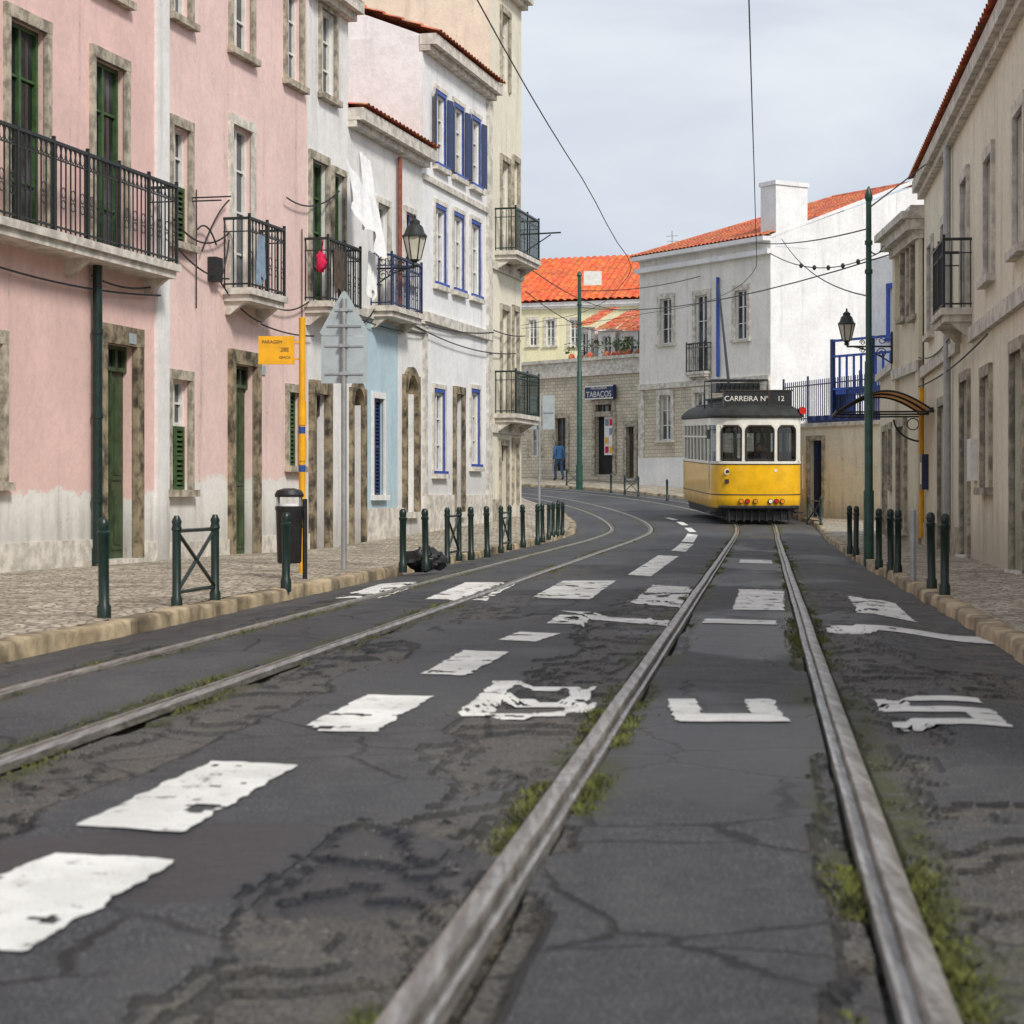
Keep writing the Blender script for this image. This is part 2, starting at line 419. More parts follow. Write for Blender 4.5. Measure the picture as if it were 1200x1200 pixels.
def shutter(o, F, r, mat='green', n=-.08, upto=1.0):
    a, b, c, d = r; d2 = c+(d-c)*upto; mid = (a+b)/2
    if upto < 1: window(o, F, (a, b, d2, d), 'whitepaint', 'glass', 2, 2, n-.04)
    for p, q in ((a, mid-.005), (mid+.005, b)):
        t = .05
        for x0, x1, z0, z1 in ((p, p+t, c, d2), (q-t, q, c, d2), (p+t, q-t, c, c+t), (p+t, q-t, d2-t, d2), (p+t, q-t, (c+d2)/2-t/2, (c+d2)/2+t/2)):
            o.fbox('shutters', mat, F, x0, x1, n-.03, n+.02, z0, z1)
        k = int((d2-c)/.07)
        for i in range(k):
            z = c+(i+.5)*(d2-c)/k
            o.hexa('shutters', mat, [F.pt(p+t, n+.015, z-.03), F.pt(q-t, n+.015, z-.03), F.pt(q-t, n-.025, z+.012), F.pt(p+t, n-.025, z+.012),
                                     F.pt(p+t, n+.015, z-.02), F.pt(q-t, n+.015, z-.02), F.pt(q-t, n-.025, z+.022), F.pt(p+t, n-.025, z+.022)])
    o.fbox('shutters', mat, F, a, b, n-.06, n-.05, c, d2)

def door(o, F, r, mat='greendoor', n=-.15, transom=.35):
    a, b, c, d = r; dd = d-transom; mid = (a+b)/2
    o.fbox('door_leaf', mat, F, a, b, n-.04, n, c, dd)
    for p, q in ((a, mid), (mid, b)):
        for z0, z1 in ((c+.12, c+(dd-c)*.36), (c+(dd-c)*.42, dd-.1)):
            o.fbox('door_leaf', mat, F, p+.07, q-.07, n, n+.022, z0, z1)
            o.fbox('door_leaf', mat, F, p+.13, q-.13, n+.022, n+.035, z0+.07, z1-.07)
    o.fbox('door_leaf', mat, F, mid-.015, mid+.015, n, n+.04, c, dd)
    if transom: window(o, F, (a, b, dd, d), mat, 'glass', 1, 3, n+.02)
    o.fbox('door_step', 'stonelt', F, a-.1, b+.1, -.25, .1, c-.12, c-.001)

def balcony(o, F, u0, u1, n1, z, h=1.05, mat='iron', slab='stonelt', sp=.13, th=.2, ornate=True, brk=1.9):
    o.fbox('balcony_slab', slab, F, u0-.05, u1+.05, .0, n1+.05, z-th*.5, z)
    o.fbox('balcony_slab', slab, F, u0, u1, .0, n1, z-th, z-th*.5)
    n = max(2, int((u1-u0)/brk)+1)
    for i in range(n):
        u = u0+.1+(u1-u0-.2)*i/(n-1)
        o.hexa('balcony_brackets', slab, [F.pt(u-.05, .08, z-th-.2), F.pt(u+.05, .08, z-th-.2), F.pt(u+.05, 0, z-th-.2), F.pt(u-.05, 0, z-th-.2),
                                          F.pt(u-.05, n1*.8, z-th), F.pt(u+.05, n1*.8, z-th), F.pt(u+.05, 0, z-th), F.pt(u-.05, 0, z-th)])
    w = .008
    for zz, t in ((z+.06, .012), (z+h-.2, .009), (z+h, .020)):
        o.fbox('railing', mat, F, u0, u1, n1-t, n1+t, zz-t, zz+t)
        for uu in (u0, u1): o.fbox('railing', mat, F, uu-t, uu+t, .0, n1, zz-t, zz+t)
    def bar(u, nn, ww=w, top=h): o.fbox('railing', mat, F, u-ww, u+ww, nn-ww, nn+ww, z, z+top)
    k = int((u1-u0)/sp)
    for i in range(k+1):
        u = u0+(u1-u0)*i/k; bar(u, n1, .016 if i in (0, k) else w)
        if i < k:
            um = u+(u1-u0)/k/2; R = (u1-u0)/k*.42
            zcs = [(z+h-.10, 1.5)]+([(z+h*.46, 1.2), (z+h*.46-R*2.6, 1.0)] if ornate and i % 2 == 0 else [])
            for zc, st in zcs:
                pts = [F.pt(um+R*math.cos(t), n1, zc+R*math.sin(t)*st) for t in np.linspace(0, 2*math.pi, 9)]
                o.tube('railing_scrolls', mat, pts, .0065, 4, False)
    m_ = max(1, round((u1-u0)/1.0))
    for i in range(m_+1): bar(u0+(u1-u0)*i/m_, n1, .02, h+.07)
    k = max(2, int(n1/sp))
    for i in range(k):
        for uu in (u0, u1): bar(uu, n1*i/k+.02)

def tiles(o, a, b, c, d, mat='tile', pitch=.24, amp=.045, row=.42):
    a, b, c, d = map(Vector, (a, b, c, d))
    L = (b-a).length; W = max((d-a).length, .3); nu = max(6, int(L/pitch))*6; nv = max(2, int(W/row))*2
    nrm = (b-a).cross(d-a).normalized()
    if nrm.z < 0: nrm = -nrm
    vs = []
    for j in range(nv+1):
        v = (j//2*2)/nv if j % 2 == 0 else min(1, (j+.85)/nv)
        st = 0 if j % 2 == 0 else 1
        for i in range(nu+1):
            u = i/nu; p = a.lerp(b, u).lerp(d.lerp(c, u), v)
            vs.append(p+nrm*(amp*abs(math.sin(math.pi*i/6))+(.035*(1-st))))
    fs = [(j*(nu+1)+i, j*(nu+1)+i+1, (j+1)*(nu+1)+i+1, (j+1)*(nu+1)+i) for j in range(nv) for i in range(nu)]
    o.add('roof', mat, vs, fs)

def mass(o, mat, F, u0, u1, z0, z1, depth, roof=None, rise=1.8, eave=.3, cornice='stonelt', ch=.22):
    o.fbox('body', mat, F, u0, u1, -depth, -.26, z0, z1)
    o.fbox('body', mat, F, u0, u0+.06, -.26, -.002, z0, z1); o.fbox('body', mat, F, u1-.06, u1, -.26, -.002, z0, z1)
    if cornice:
        o.fbox('cornice', cornice, F, u0-.02, u1+.02, -.05, eave*.55, z1-ch-.1, z1-ch+.02)
        o.fbox('cornice', cornice, F, u0-.03, u1+.03, -.05, eave, z1-ch+.02, z1+.02)
    if roof:
        tiles(o, F.pt(u0-.03, eave+.06, z1+.03), F.pt(u1+.03, eave+.06, z1+.03), F.pt(u1+.03, -depth/2, z1+rise), F.pt(u0-.03, -depth/2, z1+rise), roof)
        o.add('roof_back', roof, [F.pt(u0, -depth/2, z1+rise), F.pt(u1, -depth/2, z1+rise), F.pt(u1, -depth, z1), F.pt(u0, -depth, z1)], [(0, 1, 2, 3)])
        for uu in (u0+.01, u1-.01):
            o.add('gable', mat, [F.pt(uu, 0, z1), F.pt(uu, -depth/2, z1+rise-.04), F.pt(uu, -depth, z1)], [(0, 1, 2)])

# ------------------------------------------------------------------ track alignment
S0 = .1229
T_ = [-60, 0, 20, 40, 46, 52, 58, 65, 72, 79, 86, 94, 104]
Lc = [(-3.37+S0*t, t) for t in T_[:6]]+[(3.2, 58), (2.95, 65.5), (2.2, 73), (1.0, 79.5), (-1.2, 85), (-5.5, 89.5), (-14, 93)]
Rc = [(-.18+S0*t, t) for t in T_[:6]]+[(6.85, 58), (6.88, 64.5), (6.2, 71.8), (4.5, 80), (1.5, 87), (-3.5, 92.3), (-13, 96.5)]
T_ = np.array(T_, float); Lc = np.array(Lc); Rc = np.array(Rc)
def herm(P, t):
    t = np.asarray(t, float); m = np.gradient(P, T_, axis=0)
    i = np.clip(np.searchsorted(T_, t, side='right')-1, 0, len(T_)-2)
    h = (T_[i+1]-T_[i]); s = (t-T_[i])/h; s = s[..., None]; h = h[..., None]
    return (2*s**3-3*s**2+1)*P[i]+(s**3-2*s**2+s)*h*m[i]+(-2*s**3+3*s**2)*P[i+1]+(s**3-s**2)*h*m[i+1]
def path(t, o):
    """o = offset across the street (m), t = station"""
    t = np.asarray(t, float); o = np.asarray(o, float)
    L = herm(Lc, t); R = herm(Rc, t); d = R-L; ln = np.linalg.norm(d, axis=-1, keepdims=True)
    a = (o+3.37)/3.19
    k = np.clip(a, 0, 1)[..., None]*d
    out = (np.minimum(o+3.37, 0)+np.maximum(o+.18, 0))[..., None]*d/ln
    return L+k+out
def kerbR(t): return np.interp(t, [0, 18, 34, 60, 104], [1.62, 1.60, 1.42, 1.45, 1.7])
RAILS = [-3.87, -2.87, -.68, .32]
def layers(X, Y, o):
    dr = np.min([np.abs(o-r) for r in RAILS], axis=0)
    zone = 1.05*np.exp(-((o+1.02)/.36)**2)+.95*np.exp(-((o-.64)/.28)**2)+.7*np.exp(-((o+2.45)/.28)**2)+.6*np.exp(-((o+4.15)/.2)**2)+.6*np.exp(-((dr-.1)/.09)**2)+.45*sst(.7, 1.3, o)
    n = fbm(X*1.3+3, Y*.55, 5, 3)
    mask = np.clip((zone*.85+n*1.5-1.12)*3.0, 0, 1)*np.clip((36-Y)/12, .3, 1)
    terr = fbm(X*2.3+9, Y*1.5+4, 6, 11)*.75+.45*mask-.10      # higher = more eroded
    q = np.clip((terr-.42)*8, 0, 3.999)
    lev = np.floor(q); fr = q-lev
    return mask, dr, lev*(mask > .12), fr
def road_z(X, Y, o):
    z = H(Y)-.06*sst(-3.95, -4.8, o)-.05*sst(.85, 1.5, o)
    mask, dr, lev, fr = layers(X, Y, o)
    far = np.clip((24-Y)/10, .25, 1)
    z = z-.016*far*lev+.010*(fbm(X*.8, Y*.6, 3, 21)-.5)*(dr > .2)
    z = z-.05*sst(.078, .066, dr)
    return z, mask, dr

def grid_obj(name, P, mat, attrs=None):
    r, c = P.shape[:2]
    me = bpy.data.meshes.new(name); idx = np.arange(r*c).reshape(r, c)
    f = np.stack([idx[:-1, :-1], idx[:-1, 1:], idx[1:, 1:], idx[1:, :-1]], -1).reshape(-1, 4)
    me.vertices.add(r*c); me.vertices.foreach_set('co', P.reshape(-1).astype(np.float32))
    me.loops.add(f.size); me.loops.foreach_set('vertex_index', f.reshape(-1).astype(np.int32))
    me.polygons.add(len(f)); me.polygons.foreach_set('loop_start', np.arange(0, f.size, 4, dtype=np.int32))
    me.polygons.foreach_set('use_smooth', np.ones(len(f), dtype=bool))
    me.update(calc_edges=True); me.validate()
    for nme, arr in (attrs or {}).items():
        a = me.color_attributes.new(nme, 'FLOAT_COLOR', 'POINT')
        a.data.foreach_set('color', arr.reshape(-1).astype(np.float32))
    me.materials.append(M[mat]); ob = bpy.data.objects.new(name, me); scene.collection.objects.link(ob); return ob

# road surface
ts = np.concatenate([np.linspace(-40, 2.6, 20)[:-1], np.exp(np.arange(math.log(2.6), math.log(104), .0036))])
cols = list(np.arange(-4.8, -3.0, .034))+list(np.arange(-3.0, 1.0, .024))
for r in RAILS: cols += [r-.079, r-.066, r+.066, r+.079]
cols = np.array(sorted(cols)); extra = np.linspace(0, 1, 26)
TT = np.repeat(ts[:, None], len(cols)+len(extra), 1)
OO = np.concatenate([np.repeat(cols[None], len(ts), 0), 1.0+extra[None]*(kerbR(ts)[:, None]-1.0+.02)], 1)
XY = path(TT, OO); Z, mask, dr = road_z(XY[..., 0], XY[..., 1], OO); X_, Y_ = XY[..., 0], XY[..., 1]
_, _, lev, fr = layers(X_, Y_, OO)
ge = np.zeros_like(lev)
ge[1:, :] = np.maximum(ge[1:, :], np.abs(lev[1:]-lev[:-1])); ge[:, 1:] = np.maximum(ge[:, 1:], np.abs(lev[:, 1:]-lev[:, :-1]))
ge[:-1, :] = np.maximum(ge[:-1, :], np.abs(lev[1:]-lev[:-1])*.5)
ge = np.clip(ge*.8, 0, 1)*np.clip((30-Y_)/12, .25, 1)
shade = np.clip(fr*.6+.25*(lev % 2)+.1, 0, 1)
n2 = fbm(X_*1.8, Y_*.7, 4, 31)
moss = np.clip(np.exp(-((dr-.10)/.06)**2)*1.4*(n2 > .42)*(n2-.34)*6+.5*sst(.56, .64, fbm(X_*1.4+5, Y_*.9, 4, 97))*np.exp(-((OO-.62)/.22)**2), 0, 1)
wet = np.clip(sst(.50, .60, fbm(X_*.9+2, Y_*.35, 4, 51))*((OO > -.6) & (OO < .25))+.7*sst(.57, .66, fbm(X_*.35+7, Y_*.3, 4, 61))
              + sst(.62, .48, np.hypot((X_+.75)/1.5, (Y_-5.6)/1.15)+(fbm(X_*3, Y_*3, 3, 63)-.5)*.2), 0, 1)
dirt = np.clip(mask*.35+np.exp(-(dr/.12)**2)*.7+sst(-4.3, -4.75, OO)*.6+sst(1.0, 1.4, OO)*.5+sst(8, 16, Y_)*sst(.7, 1.2, OO)*.35, 0, 1)
big = fbm(X_*.55, Y_*.35, 5, 71)
pt = _h(np.floor(OO*1.1+.5*np.floor(Y_*.21+.3*np.floor(OO*.8))), np.floor(Y_*.21+.3*np.floor(OO*.8)), 5)
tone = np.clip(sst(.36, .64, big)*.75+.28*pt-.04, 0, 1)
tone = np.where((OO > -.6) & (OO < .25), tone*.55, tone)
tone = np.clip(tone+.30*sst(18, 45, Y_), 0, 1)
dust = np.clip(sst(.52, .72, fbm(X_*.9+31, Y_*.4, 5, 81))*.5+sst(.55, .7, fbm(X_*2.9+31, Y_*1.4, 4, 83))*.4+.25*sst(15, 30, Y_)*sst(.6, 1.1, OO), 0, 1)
on = np.ones_like(wet)
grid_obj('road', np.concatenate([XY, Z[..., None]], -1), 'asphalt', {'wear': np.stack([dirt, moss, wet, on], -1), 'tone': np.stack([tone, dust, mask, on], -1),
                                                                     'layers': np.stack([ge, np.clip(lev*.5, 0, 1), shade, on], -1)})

# ground sheet
gx = np.array([-1500, -400, -100, -40, -20, -10, 0, 10, 20, 40, 100, 400, 1500], float)
gy = np.concatenate([[-1500, -400, -100, -40, 0, 20, 40], np.arange(45, 112, 2.5), [115, 140, 400, 2500]])
GX, GY = np.meshgrid(gx, gy)
grid_obj('ground', np.stack([GX, GY, H(GY)-.2], -1), 'earth')

# pavements + kerbs
def rise(Y, dist): return .36*np.clip((Y-36)/13, 0, 1)*np.clip(dist/1.1, 0, 1)
def pav_z(Y, dist): return H(Y)+.055+.02*np.clip(dist, 0, 1)
tp = np.concatenate([np.linspace(-40, 3, 10)[:-1], np.arange(3, 104, .5)])
ds = np.concatenate([np.linspace(0, 2, 14), np.linspace(2.4, 9.5, 14)])
Tm = np.repeat(tp[:, None], len(ds), 1); Dm = np.repeat(ds[None], len(tp), 0)
P = path(Tm, -4.98-Dm); Zp = pav_z(P[..., 1], Dm)+rise(P[..., 1], Dm)+.03*(fbm(P[..., 0]*1.2, P[..., 1]*1.2, 3, 5)-.5)*np.clip(Dm*3, .2, 1)
grid_obj('pavement', np.concatenate([P, Zp[..., None]], -1), 'cobble')
P = path(Tm, kerbR(Tm)+.16+Dm); Zp = pav_z(P[..., 1], Dm)+.03*(fbm(P[..., 0]*1.2, P[..., 1]*1.2, 3, 6)-.5)*np.clip(Dm*3, .2, 1)
grid_obj('pavement', np.concatenate([P, Zp[..., None]], -1), 'cobble')
for side in (-1, 1):
    tk = np.arange(0, 104, .08)
    j = np.floor(tk/1.1); jit = (_h(j, j*0, 3)-.5)*.045; joint = ((tk/1.1-j) < .08)
    base = np.full_like(tk, -4.8) if side < 0 else kerbR(tk)
    offs = [0, .008, .03, .16, .19]; zz = [-.16, .040, .060, .064, .03]
    rowsP = []
    for o_, z_ in zip(offs, zz):
        chip = sst(.6, .75, fbm(tk*2.5, tk*0+3, 3, 27))*.03*(o_ < .02)
        p = path(tk, base+side*(o_+chip+(jit if o_ < .1 else 0)))
        wob = (fbm(tk*.8, tk*0+o_*.5, 4, 17)-.5)*.04+(_h(j, j*0, 9)-.5)*.012
        rowsP.append(np.concatenate([p, (H(p[:, 1])+z_+wob-.02*joint-chip*.6)[:, None]], 1))
    grid_obj('kerb', np.stack(rowsP, 1), 'kerb')

# rails
prof = [(-.055, -.03), (-.053, .001), (-.047, .005), (.006, .005), (.010, .0), (.012, -.035), (.040, -.035), (.042, -.002), (.044, .002), (.058, .002), (.062, -.03)]
tr = np.concatenate([np.linspace(-40, 3, 8)[:-1], np.arange(3, 60, .4), np.arange(60, 104, .8)])
for nm, rs in (('tram_track', (RAILS[2], RAILS[3])), ('tram_track', (RAILS[0], RAILS[1]))):
    o = Obj(nm)
    for k, r in enumerate(rs):
        vs = []; sgn = 1 if k == 0 else -1
        for i, (a, z) in enumerate(prof):
            wv = (fbm(tr*.5, tr*0+k, 3, 41)-.5)*.012
            p = path(tr, np.full_like(tr, r+a*sgn)+wv); vs.append(np.concatenate([p, (H(p[:, 1])+z)[:, None]], 1))
        V = np.stack(vs, 1).reshape(-1, 3); m = len(prof)
        fs = [(i*m+j, i*m+j+1, (i+1)*m+j+1, (i+1)*m+j) for i in range(len(tr)-1) for j in range(m-1)]
        o.add('rail_%d' % (k+1), 'rail', V.tolist(), fs)
    o.finish()

# ------------------------------------------------------------------ painted markings
def gp(x, y):
    s = (y-580); return np.array(((x-600)/s, FPX/s))
def patch(o, P, thr=.73):
    P = [np.array(p, float) for p in P]
    nu = max(2, int(np.linalg.norm(P[1]-P[0])/.022)); nv = max(2, int(np.linalg.norm(P[3]-P[0])/.03))
    U, V = np.meshgrid(np.linspace(0, 1, nu+1), np.linspace(0, 1, nv+1)); U = U[..., None]; V = V[..., None]
    Q = (P[0]*(1-U)+P[1]*U)*(1-V)+(P[3]*(1-U)+P[2]*U)*V
    edge = ((U < .001) | (U > .999) | (V < .001) | (V > .999))[..., 0]
    ctr = sum(P)/4
    Q = Q+((edge*(fbm(Q[..., 0]*14, Q[..., 1]*14, 3, 8)-.6)*.045)[..., None])*np.sign(Q-ctr)
    o_ = Q[..., 0]-S0*Q[..., 1]; z, mk, _ = road_z(Q[..., 0], Q[..., 1], o_)
    P3 = np.concatenate([Q, (z+.006)[..., None]], -1).reshape(-1, 3)
    lost = (fbm(Q[..., 0]*6, Q[..., 1]*4, 5, 91)+mk*.10 > thr)
    fs = [(j*(nu+1)+i, j*(nu+1)+i+1, (j+1)*(nu+1)+i+1, (j+1)*(nu+1)+i) for j in range(nv) for i in range(nu) if not lost[j, i]]
    o.add('paint', 'paint', P3.tolist(), fs)
def mark(o, quad, thr=.73): patch(o, [gp(*q) for q in quad], thr)
o = Obj('lane_marking')
for q in [((86, 970), (214, 977), (352, 898), (246, 893)), ((346, 857), (440, 859), (509, 817), (430, 815)),
          ((493, 791), (547, 793), (598, 765), (543, 763)), ((583, 751), (630, 753), (657, 743), (608, 741)),
          ((735, 674), (762, 676), (796, 652), (772, 651)), ((786, 646), (803, 647), (813, 638), (798, 637)),
          ((798, 635), (812, 636), (818, 629), (806, 628)), ((-190, 1105), (30, 1120), (210, 1010), (60, 1002))]:
    mark(o, q)
def fardash(x0, x1, y0, y1):
    a = G(x0, y0, 0); b = G(x1, y1, 0); d = (b-a); d.z = 0; n = Vector((d.y, -d.x, 0)).normalized()*.09
    o.add('paint', 'paint', [a-n+Vector((0, 0, .012)), a+n+Vector((0, 0, .012)), b+n+Vector((0, 0, .012)), b-n+Vector((0, 0, .012))], [(0, 1, 2, 3)])
fardash(812, 806, 624, 619); fardash(803, 796, 616, 612); fardash(792, 782, 610, 607)
o.finish()
o = Obj('pedestrian_crossing')
for q in [((392, 699), (452, 700), (500, 683), (445, 681)), ((497, 703), (570, 703), (608, 683), (545, 683)),
          ((622, 701), (692, 703), (722, 681), (660, 681)), ((738, 706), (812, 711), (822, 688), (765, 685)),
          ((858, 715), (919, 716), (919, 692), (866, 691)), ((1006, 719), (1074, 726), (1050, 704), (994, 697))]:
    mark(o, q, .70)
o.finish()
o = Obj('stop_line')
for q in [((640, 731), (684, 732), (692, 722), (655, 721)), ((690, 722), (786, 729), (792, 724), (655, 716)), ((822, 731), (912, 733), (910, 728), (826, 726)), ((968, 736), (1180, 748), (1170, 740), (968, 731))]:
    mark(o, q)
mark(o, ((866, 660), (906, 661), (904, 657), (867, 656)))
o.finish()
o = Obj('bus_lane_lettering')
bx, by = .725, 8.98
T9 = .80
patch(o, [(bx+.0, by), (bx+.51, by), (bx+.50, by+.34), (bx+.0, by+.34)], T9)
patch(o, [(bx+.0, by+.34), (bx+.15, by+.34), (bx+.17, by+1.02), (bx+.03, by+1.02)], T9)
patch(o, [(bx+.36, by+.34), (bx+.50, by+.34), (bx+.55, by+1.02), (bx+.40, by+1.02)], T9)
bx, by, sk = -.25, 9.35, .10
def B(u0, u1, v0, v1): patch(o, [(bx+u0+v0*sk, by+v0), (bx+u1+v0*sk, by+v0), (bx+u1+v1*sk, by+v1), (bx+u0+v1*sk, by+v1)], T9)
B(0, .13, 0, 1.6); B(.13, .50, 0, .26); B(.13, .50, .70, .94); B(.13, .46, 1.36, 1.6); B(.45, .59, .16, .80); B(.42, .55, .84, 1.46)
bx, by, sk = 1.66, 8.9, .1
B(0, .52, 0, .24); B(.38, .53, .24, .52); B(.0, .53, .52, .76); B(0, .15, .76, 1.02); B(0, .52, 1.02, 1.26)
o.finish()

# ------------------------------------------------------------------ grass along the rails
def grass():
    N = 60000
    r = rng.choice(RAILS, N, p=[.13, .25, .27, .35]); t = np.exp(rng.uniform(math.log(4), math.log(45), N))
    side = rng.choice([-1, 1], N); oo = r+side*(.066+np.abs(rng.normal(0, .038, N)))
    p = path(t, oo); n = fbm(p[:, 0]*3.1, p[:, 1]*1.3, 4, 31); n_ = fbm(p[:, 0]*.8, p[:, 1]*.4, 3, 37); keep = (n > .55) & (n_ > .44)
    p = p[keep]; oo = oo[keep]; z, _, _ = road_z(p[:, 0], p[:, 1], oo); n = n[keep]
    m = len(p); h = rng.uniform(.004, .016, m)*(1+(n-.55)*6); a = rng.uniform(0, 6.28, m); w = rng.uniform(.003, .007, m)
    lx = rng.normal(0, .014, m); ly = rng.normal(0, .014, m)
    A = np.stack([p[:, 0]+np.cos(a)*w, p[:, 1]+np.sin(a)*w, z-.004], 1); Bq = np.stack([p[:, 0]-np.cos(a)*w, p[:, 1]-np.sin(a)*w, z-.004], 1)
    C = np.stack([p[:, 0]+lx, p[:, 1]+ly, z+h], 1)
    V = np.stack([A, Bq, C], 1).reshape(-1, 3)
    me = bpy.data.meshes.new('grass'); me.from_pydata(V.tolist(), [], np.arange(len(V)).reshape(-1, 3).tolist()); me.materials.append(M['grass'])
    ob = bpy.data.objects.new('grass', me); scene.collection.objects.link(ob)
grass()
def crumbs():
    N = 9000; t = np.exp(rng.uniform(math.log(4), math.log(26), N)); oo = rng.uniform(-4.7, 1.5, N); p = path(t, oo)
    z, mk, dr_ = road_z(p[:, 0], p[:, 1], oo); keep = (mk > .3) & (dr_ > .08) & (rng.uniform(0, 1, N) < mk)
    p = p[keep]; z = z[keep]; vs = []; fs = []
    for (x, y), zz in zip(p, z):
        s = rng.uniform(.003, .014); k = len(vs)
        for i in range(4):
            a = i*1.57+rng.uniform(-.4, .4); vs.append((x+s*math.cos(a)*rng.uniform(.6, 1.2), y+s*math.sin(a)*rng.uniform(.6, 1.2), zz))
        vs.append((x+rng.uniform(-.3, .3)*s, y+rng.uniform(-.3, .3)*s, zz+s*rng.uniform(.4, .9)))
        fs += [(k, k+1, k+4), (k+1, k+2, k+4), (k+2, k+3, k+4), (k+3, k, k+4)]
    me = bpy.data.meshes.new('gravel'); me.from_pydata(vs, [], fs); me.materials.append(gm('gravel_stone', (.10, .095, .09), .9, .7, 40, 0))
    scene.collection.objects.link(bpy.data.objects.new('gravel', me))
crumbs()

# ------------------------------------------------------------------ left row of houses
FL = Fac((-6.094, 24.38), (.252, 50.36))
U = FL.u
def R_(x0, x1, yt, yb): return FL.rect(x0, x1, yt, yb)
# pink house (nearest)
o = Obj('pink_house'); u1 = U(181); u0 = -16
d1 = R_(121, 156, 404, 655); d0 = (-3.2, -2.1, .12, 3.0); dm = (-7.2, -6.1, .12, 3.0); w0 = (-5.3, -4.4, 1.2, 2.8); w1 = (-.9, 0.0, 1.15, 2.8)
bd = [(.2, 1.15, 4.2, 6.75), (2.55, 3.5, 4.2, 6.75), (-2.6, -1.6, 4.2, 6.75)]
tw = [(a, b, 7.7, 9.3) for a, b in ((.2, 1.15), (2.55, 3.5), (-2.6, -1.6))]
ops = [d1, d0, dm, w0, w1]+bd+tw
wall(o, 'pink', FL, u0, u1, -.1, 10.3, ops)
for d in (d1, d0, dm): surround(o, FL, d, 'stonedk', .22, .07, False); door(o, FL, d)
for w in (w0, w1): surround(o, FL, w, 'stone', .14); shutter(o, FL, w, 'green', upto=.6)
for w in bd: surround(o, FL, w, 'stone', .13, sill=False); window(o, FL, w, 'green', 'glass', 4, 2)
for w in tw: surround(o, FL, w, 'stone', .13); window(o, FL, w, 'whitepaint', 'glass', 3, 2)
balcony(o, FL, -3.2, U(174), .42, 4.2, 1.08)
mass(o, 'pink', FL, u0, u1, -.1, 10.3, 9, 'tile')
o.fbox('stone_base', 'stonelt', FL, u0, d1[0]-.23, 0, .05, -.1, .42); o.fbox('stone_base', 'stonelt', FL, d1[1]+.23, u1, 0, .05, -.1, .35)
pu = U(106)
o.tube('drainpipe', 'dkgreen', [FL.pt(pu, .1, .1), FL.pt(pu, .1, 4.0)], .065, 10)
for z in (.9, 2.0, 3.1): o.tube('drainpipe', 'dkgreen', [FL.pt(pu, .1, z), FL.pt(pu, .1, z+.06)], .078, 10)
o.tube('drainpipe', 'dkgreen', [FL.pt(pu, .1, .1), FL.pt(pu, .1, .3)], .085, 10)
o.fbox('house_number', 'signback', FL, d1[1]-.3, d1[1]-.08, .075, .085, d1[3]+.03, d1[3]+.17)
o.finish()
# second pink house
o = Obj('pink_house'); u0 = U(181); u1 = U(360)
dd = R_(272, 297, 428, 652); wl = R_(199, 221, 445, 574); w2 = R_(337, 350, 460, 546); bdoor = R_(271, 294, 150, 345); wg = R_(201, 221, 150, 285)
tw = [(a, b, 7.9, 9.5) for a, b in ((wg[0], wg[1]), (bdoor[0], bdoor[1]), (U(335), U(352)))]
ops = [dd, wl, w2, bdoor, wg]+tw
wall(o, 'pink2', FL, u0, u1, -.1, 10.1, ops)
surround(o, FL, dd, 'stonedk', .19, .07, False); door(o, FL, dd)
surround(o, FL, wl, 'stone', .12); shutter(o, FL, wl, 'green', upto=.58)
surround(o, FL, w2, 'stone', .12); shutter(o, FL, w2, 'green')
surround(o, FL, bdoor, 'stonelt', .13, sill=False); window(o, FL, bdoor, 'whitepaint', 'curtain', 4, 2)
surround(o, FL, wg, 'stone', .12); shutter(o, FL, wg, 'green', upto=.5)
for w in tw: surround(o, FL, w, 'stone', .13); window(o, FL, w, 'whitepaint', 'glass', 3, 2)
balcony(o, FL, U(262), U(304), .42, 4.16, 1.06)
o.fbox('pilaster', 'white', FL, u0+.0, U(195), 0, .05, -.1, 9.8)
mass(o, 'pink2', FL, u0, u1, -.1, 10.1, 9, 'tile')
o.fbox('stone_base', 'stonelt', FL, U(195), dd[0]-.22, 0, .05, 0, .32); o.fbox('stone_base', 'stonelt', FL, dd[1]+.22, u1, 0, .05, 0, .34)
o.fbox('utility_box', 'wire', FL, U(243), U(251), 0, .14, FL.z(247, 330), FL.z(247, 302))
o.fbox('house_number', 'signback', FL, dd[1]+.3, dd[1]+.5, .005, .02, dd[3]-.1, dd[3]+.05)
o.finish()
# narrow white house with laundry
o = Obj('white_house'); u0 = U(360); u1 = U(408)
d3 = R_(366, 381, 462, 643); bdoor = R_(364, 382, 190, 352); w4 = R_(390, 402, 205, 290)
ops = [d3, bdoor, w4, (U(375), U(392), 8, 9.5)]
wall(o, 'white', FL, u0, u1, -.1, 9.9, ops)
surround(o, FL, d3, 'stonedk', .2, .08, False); door(o, FL, d3, 'brown')
surround(o, FL, bdoor, 'stone', .13, sill=False); window(o, FL, bdoor, 'green', 'glass', 4, 2)
surround(o, FL, w4, 'stone', .1); window(o, FL, w4, 'green', 'glass', 3, 2)
surround(o, FL, ops[3], 'stone', .1); window(o, FL, ops[3], 'whitepaint', 'glass', 3, 2)
balcony(o, FL, U(357), U(396), .42, 4.3, 1.06)
mass(o, 'white', FL, u0, u1, -.1, 9.9, 9, 'tile')
o.finish()
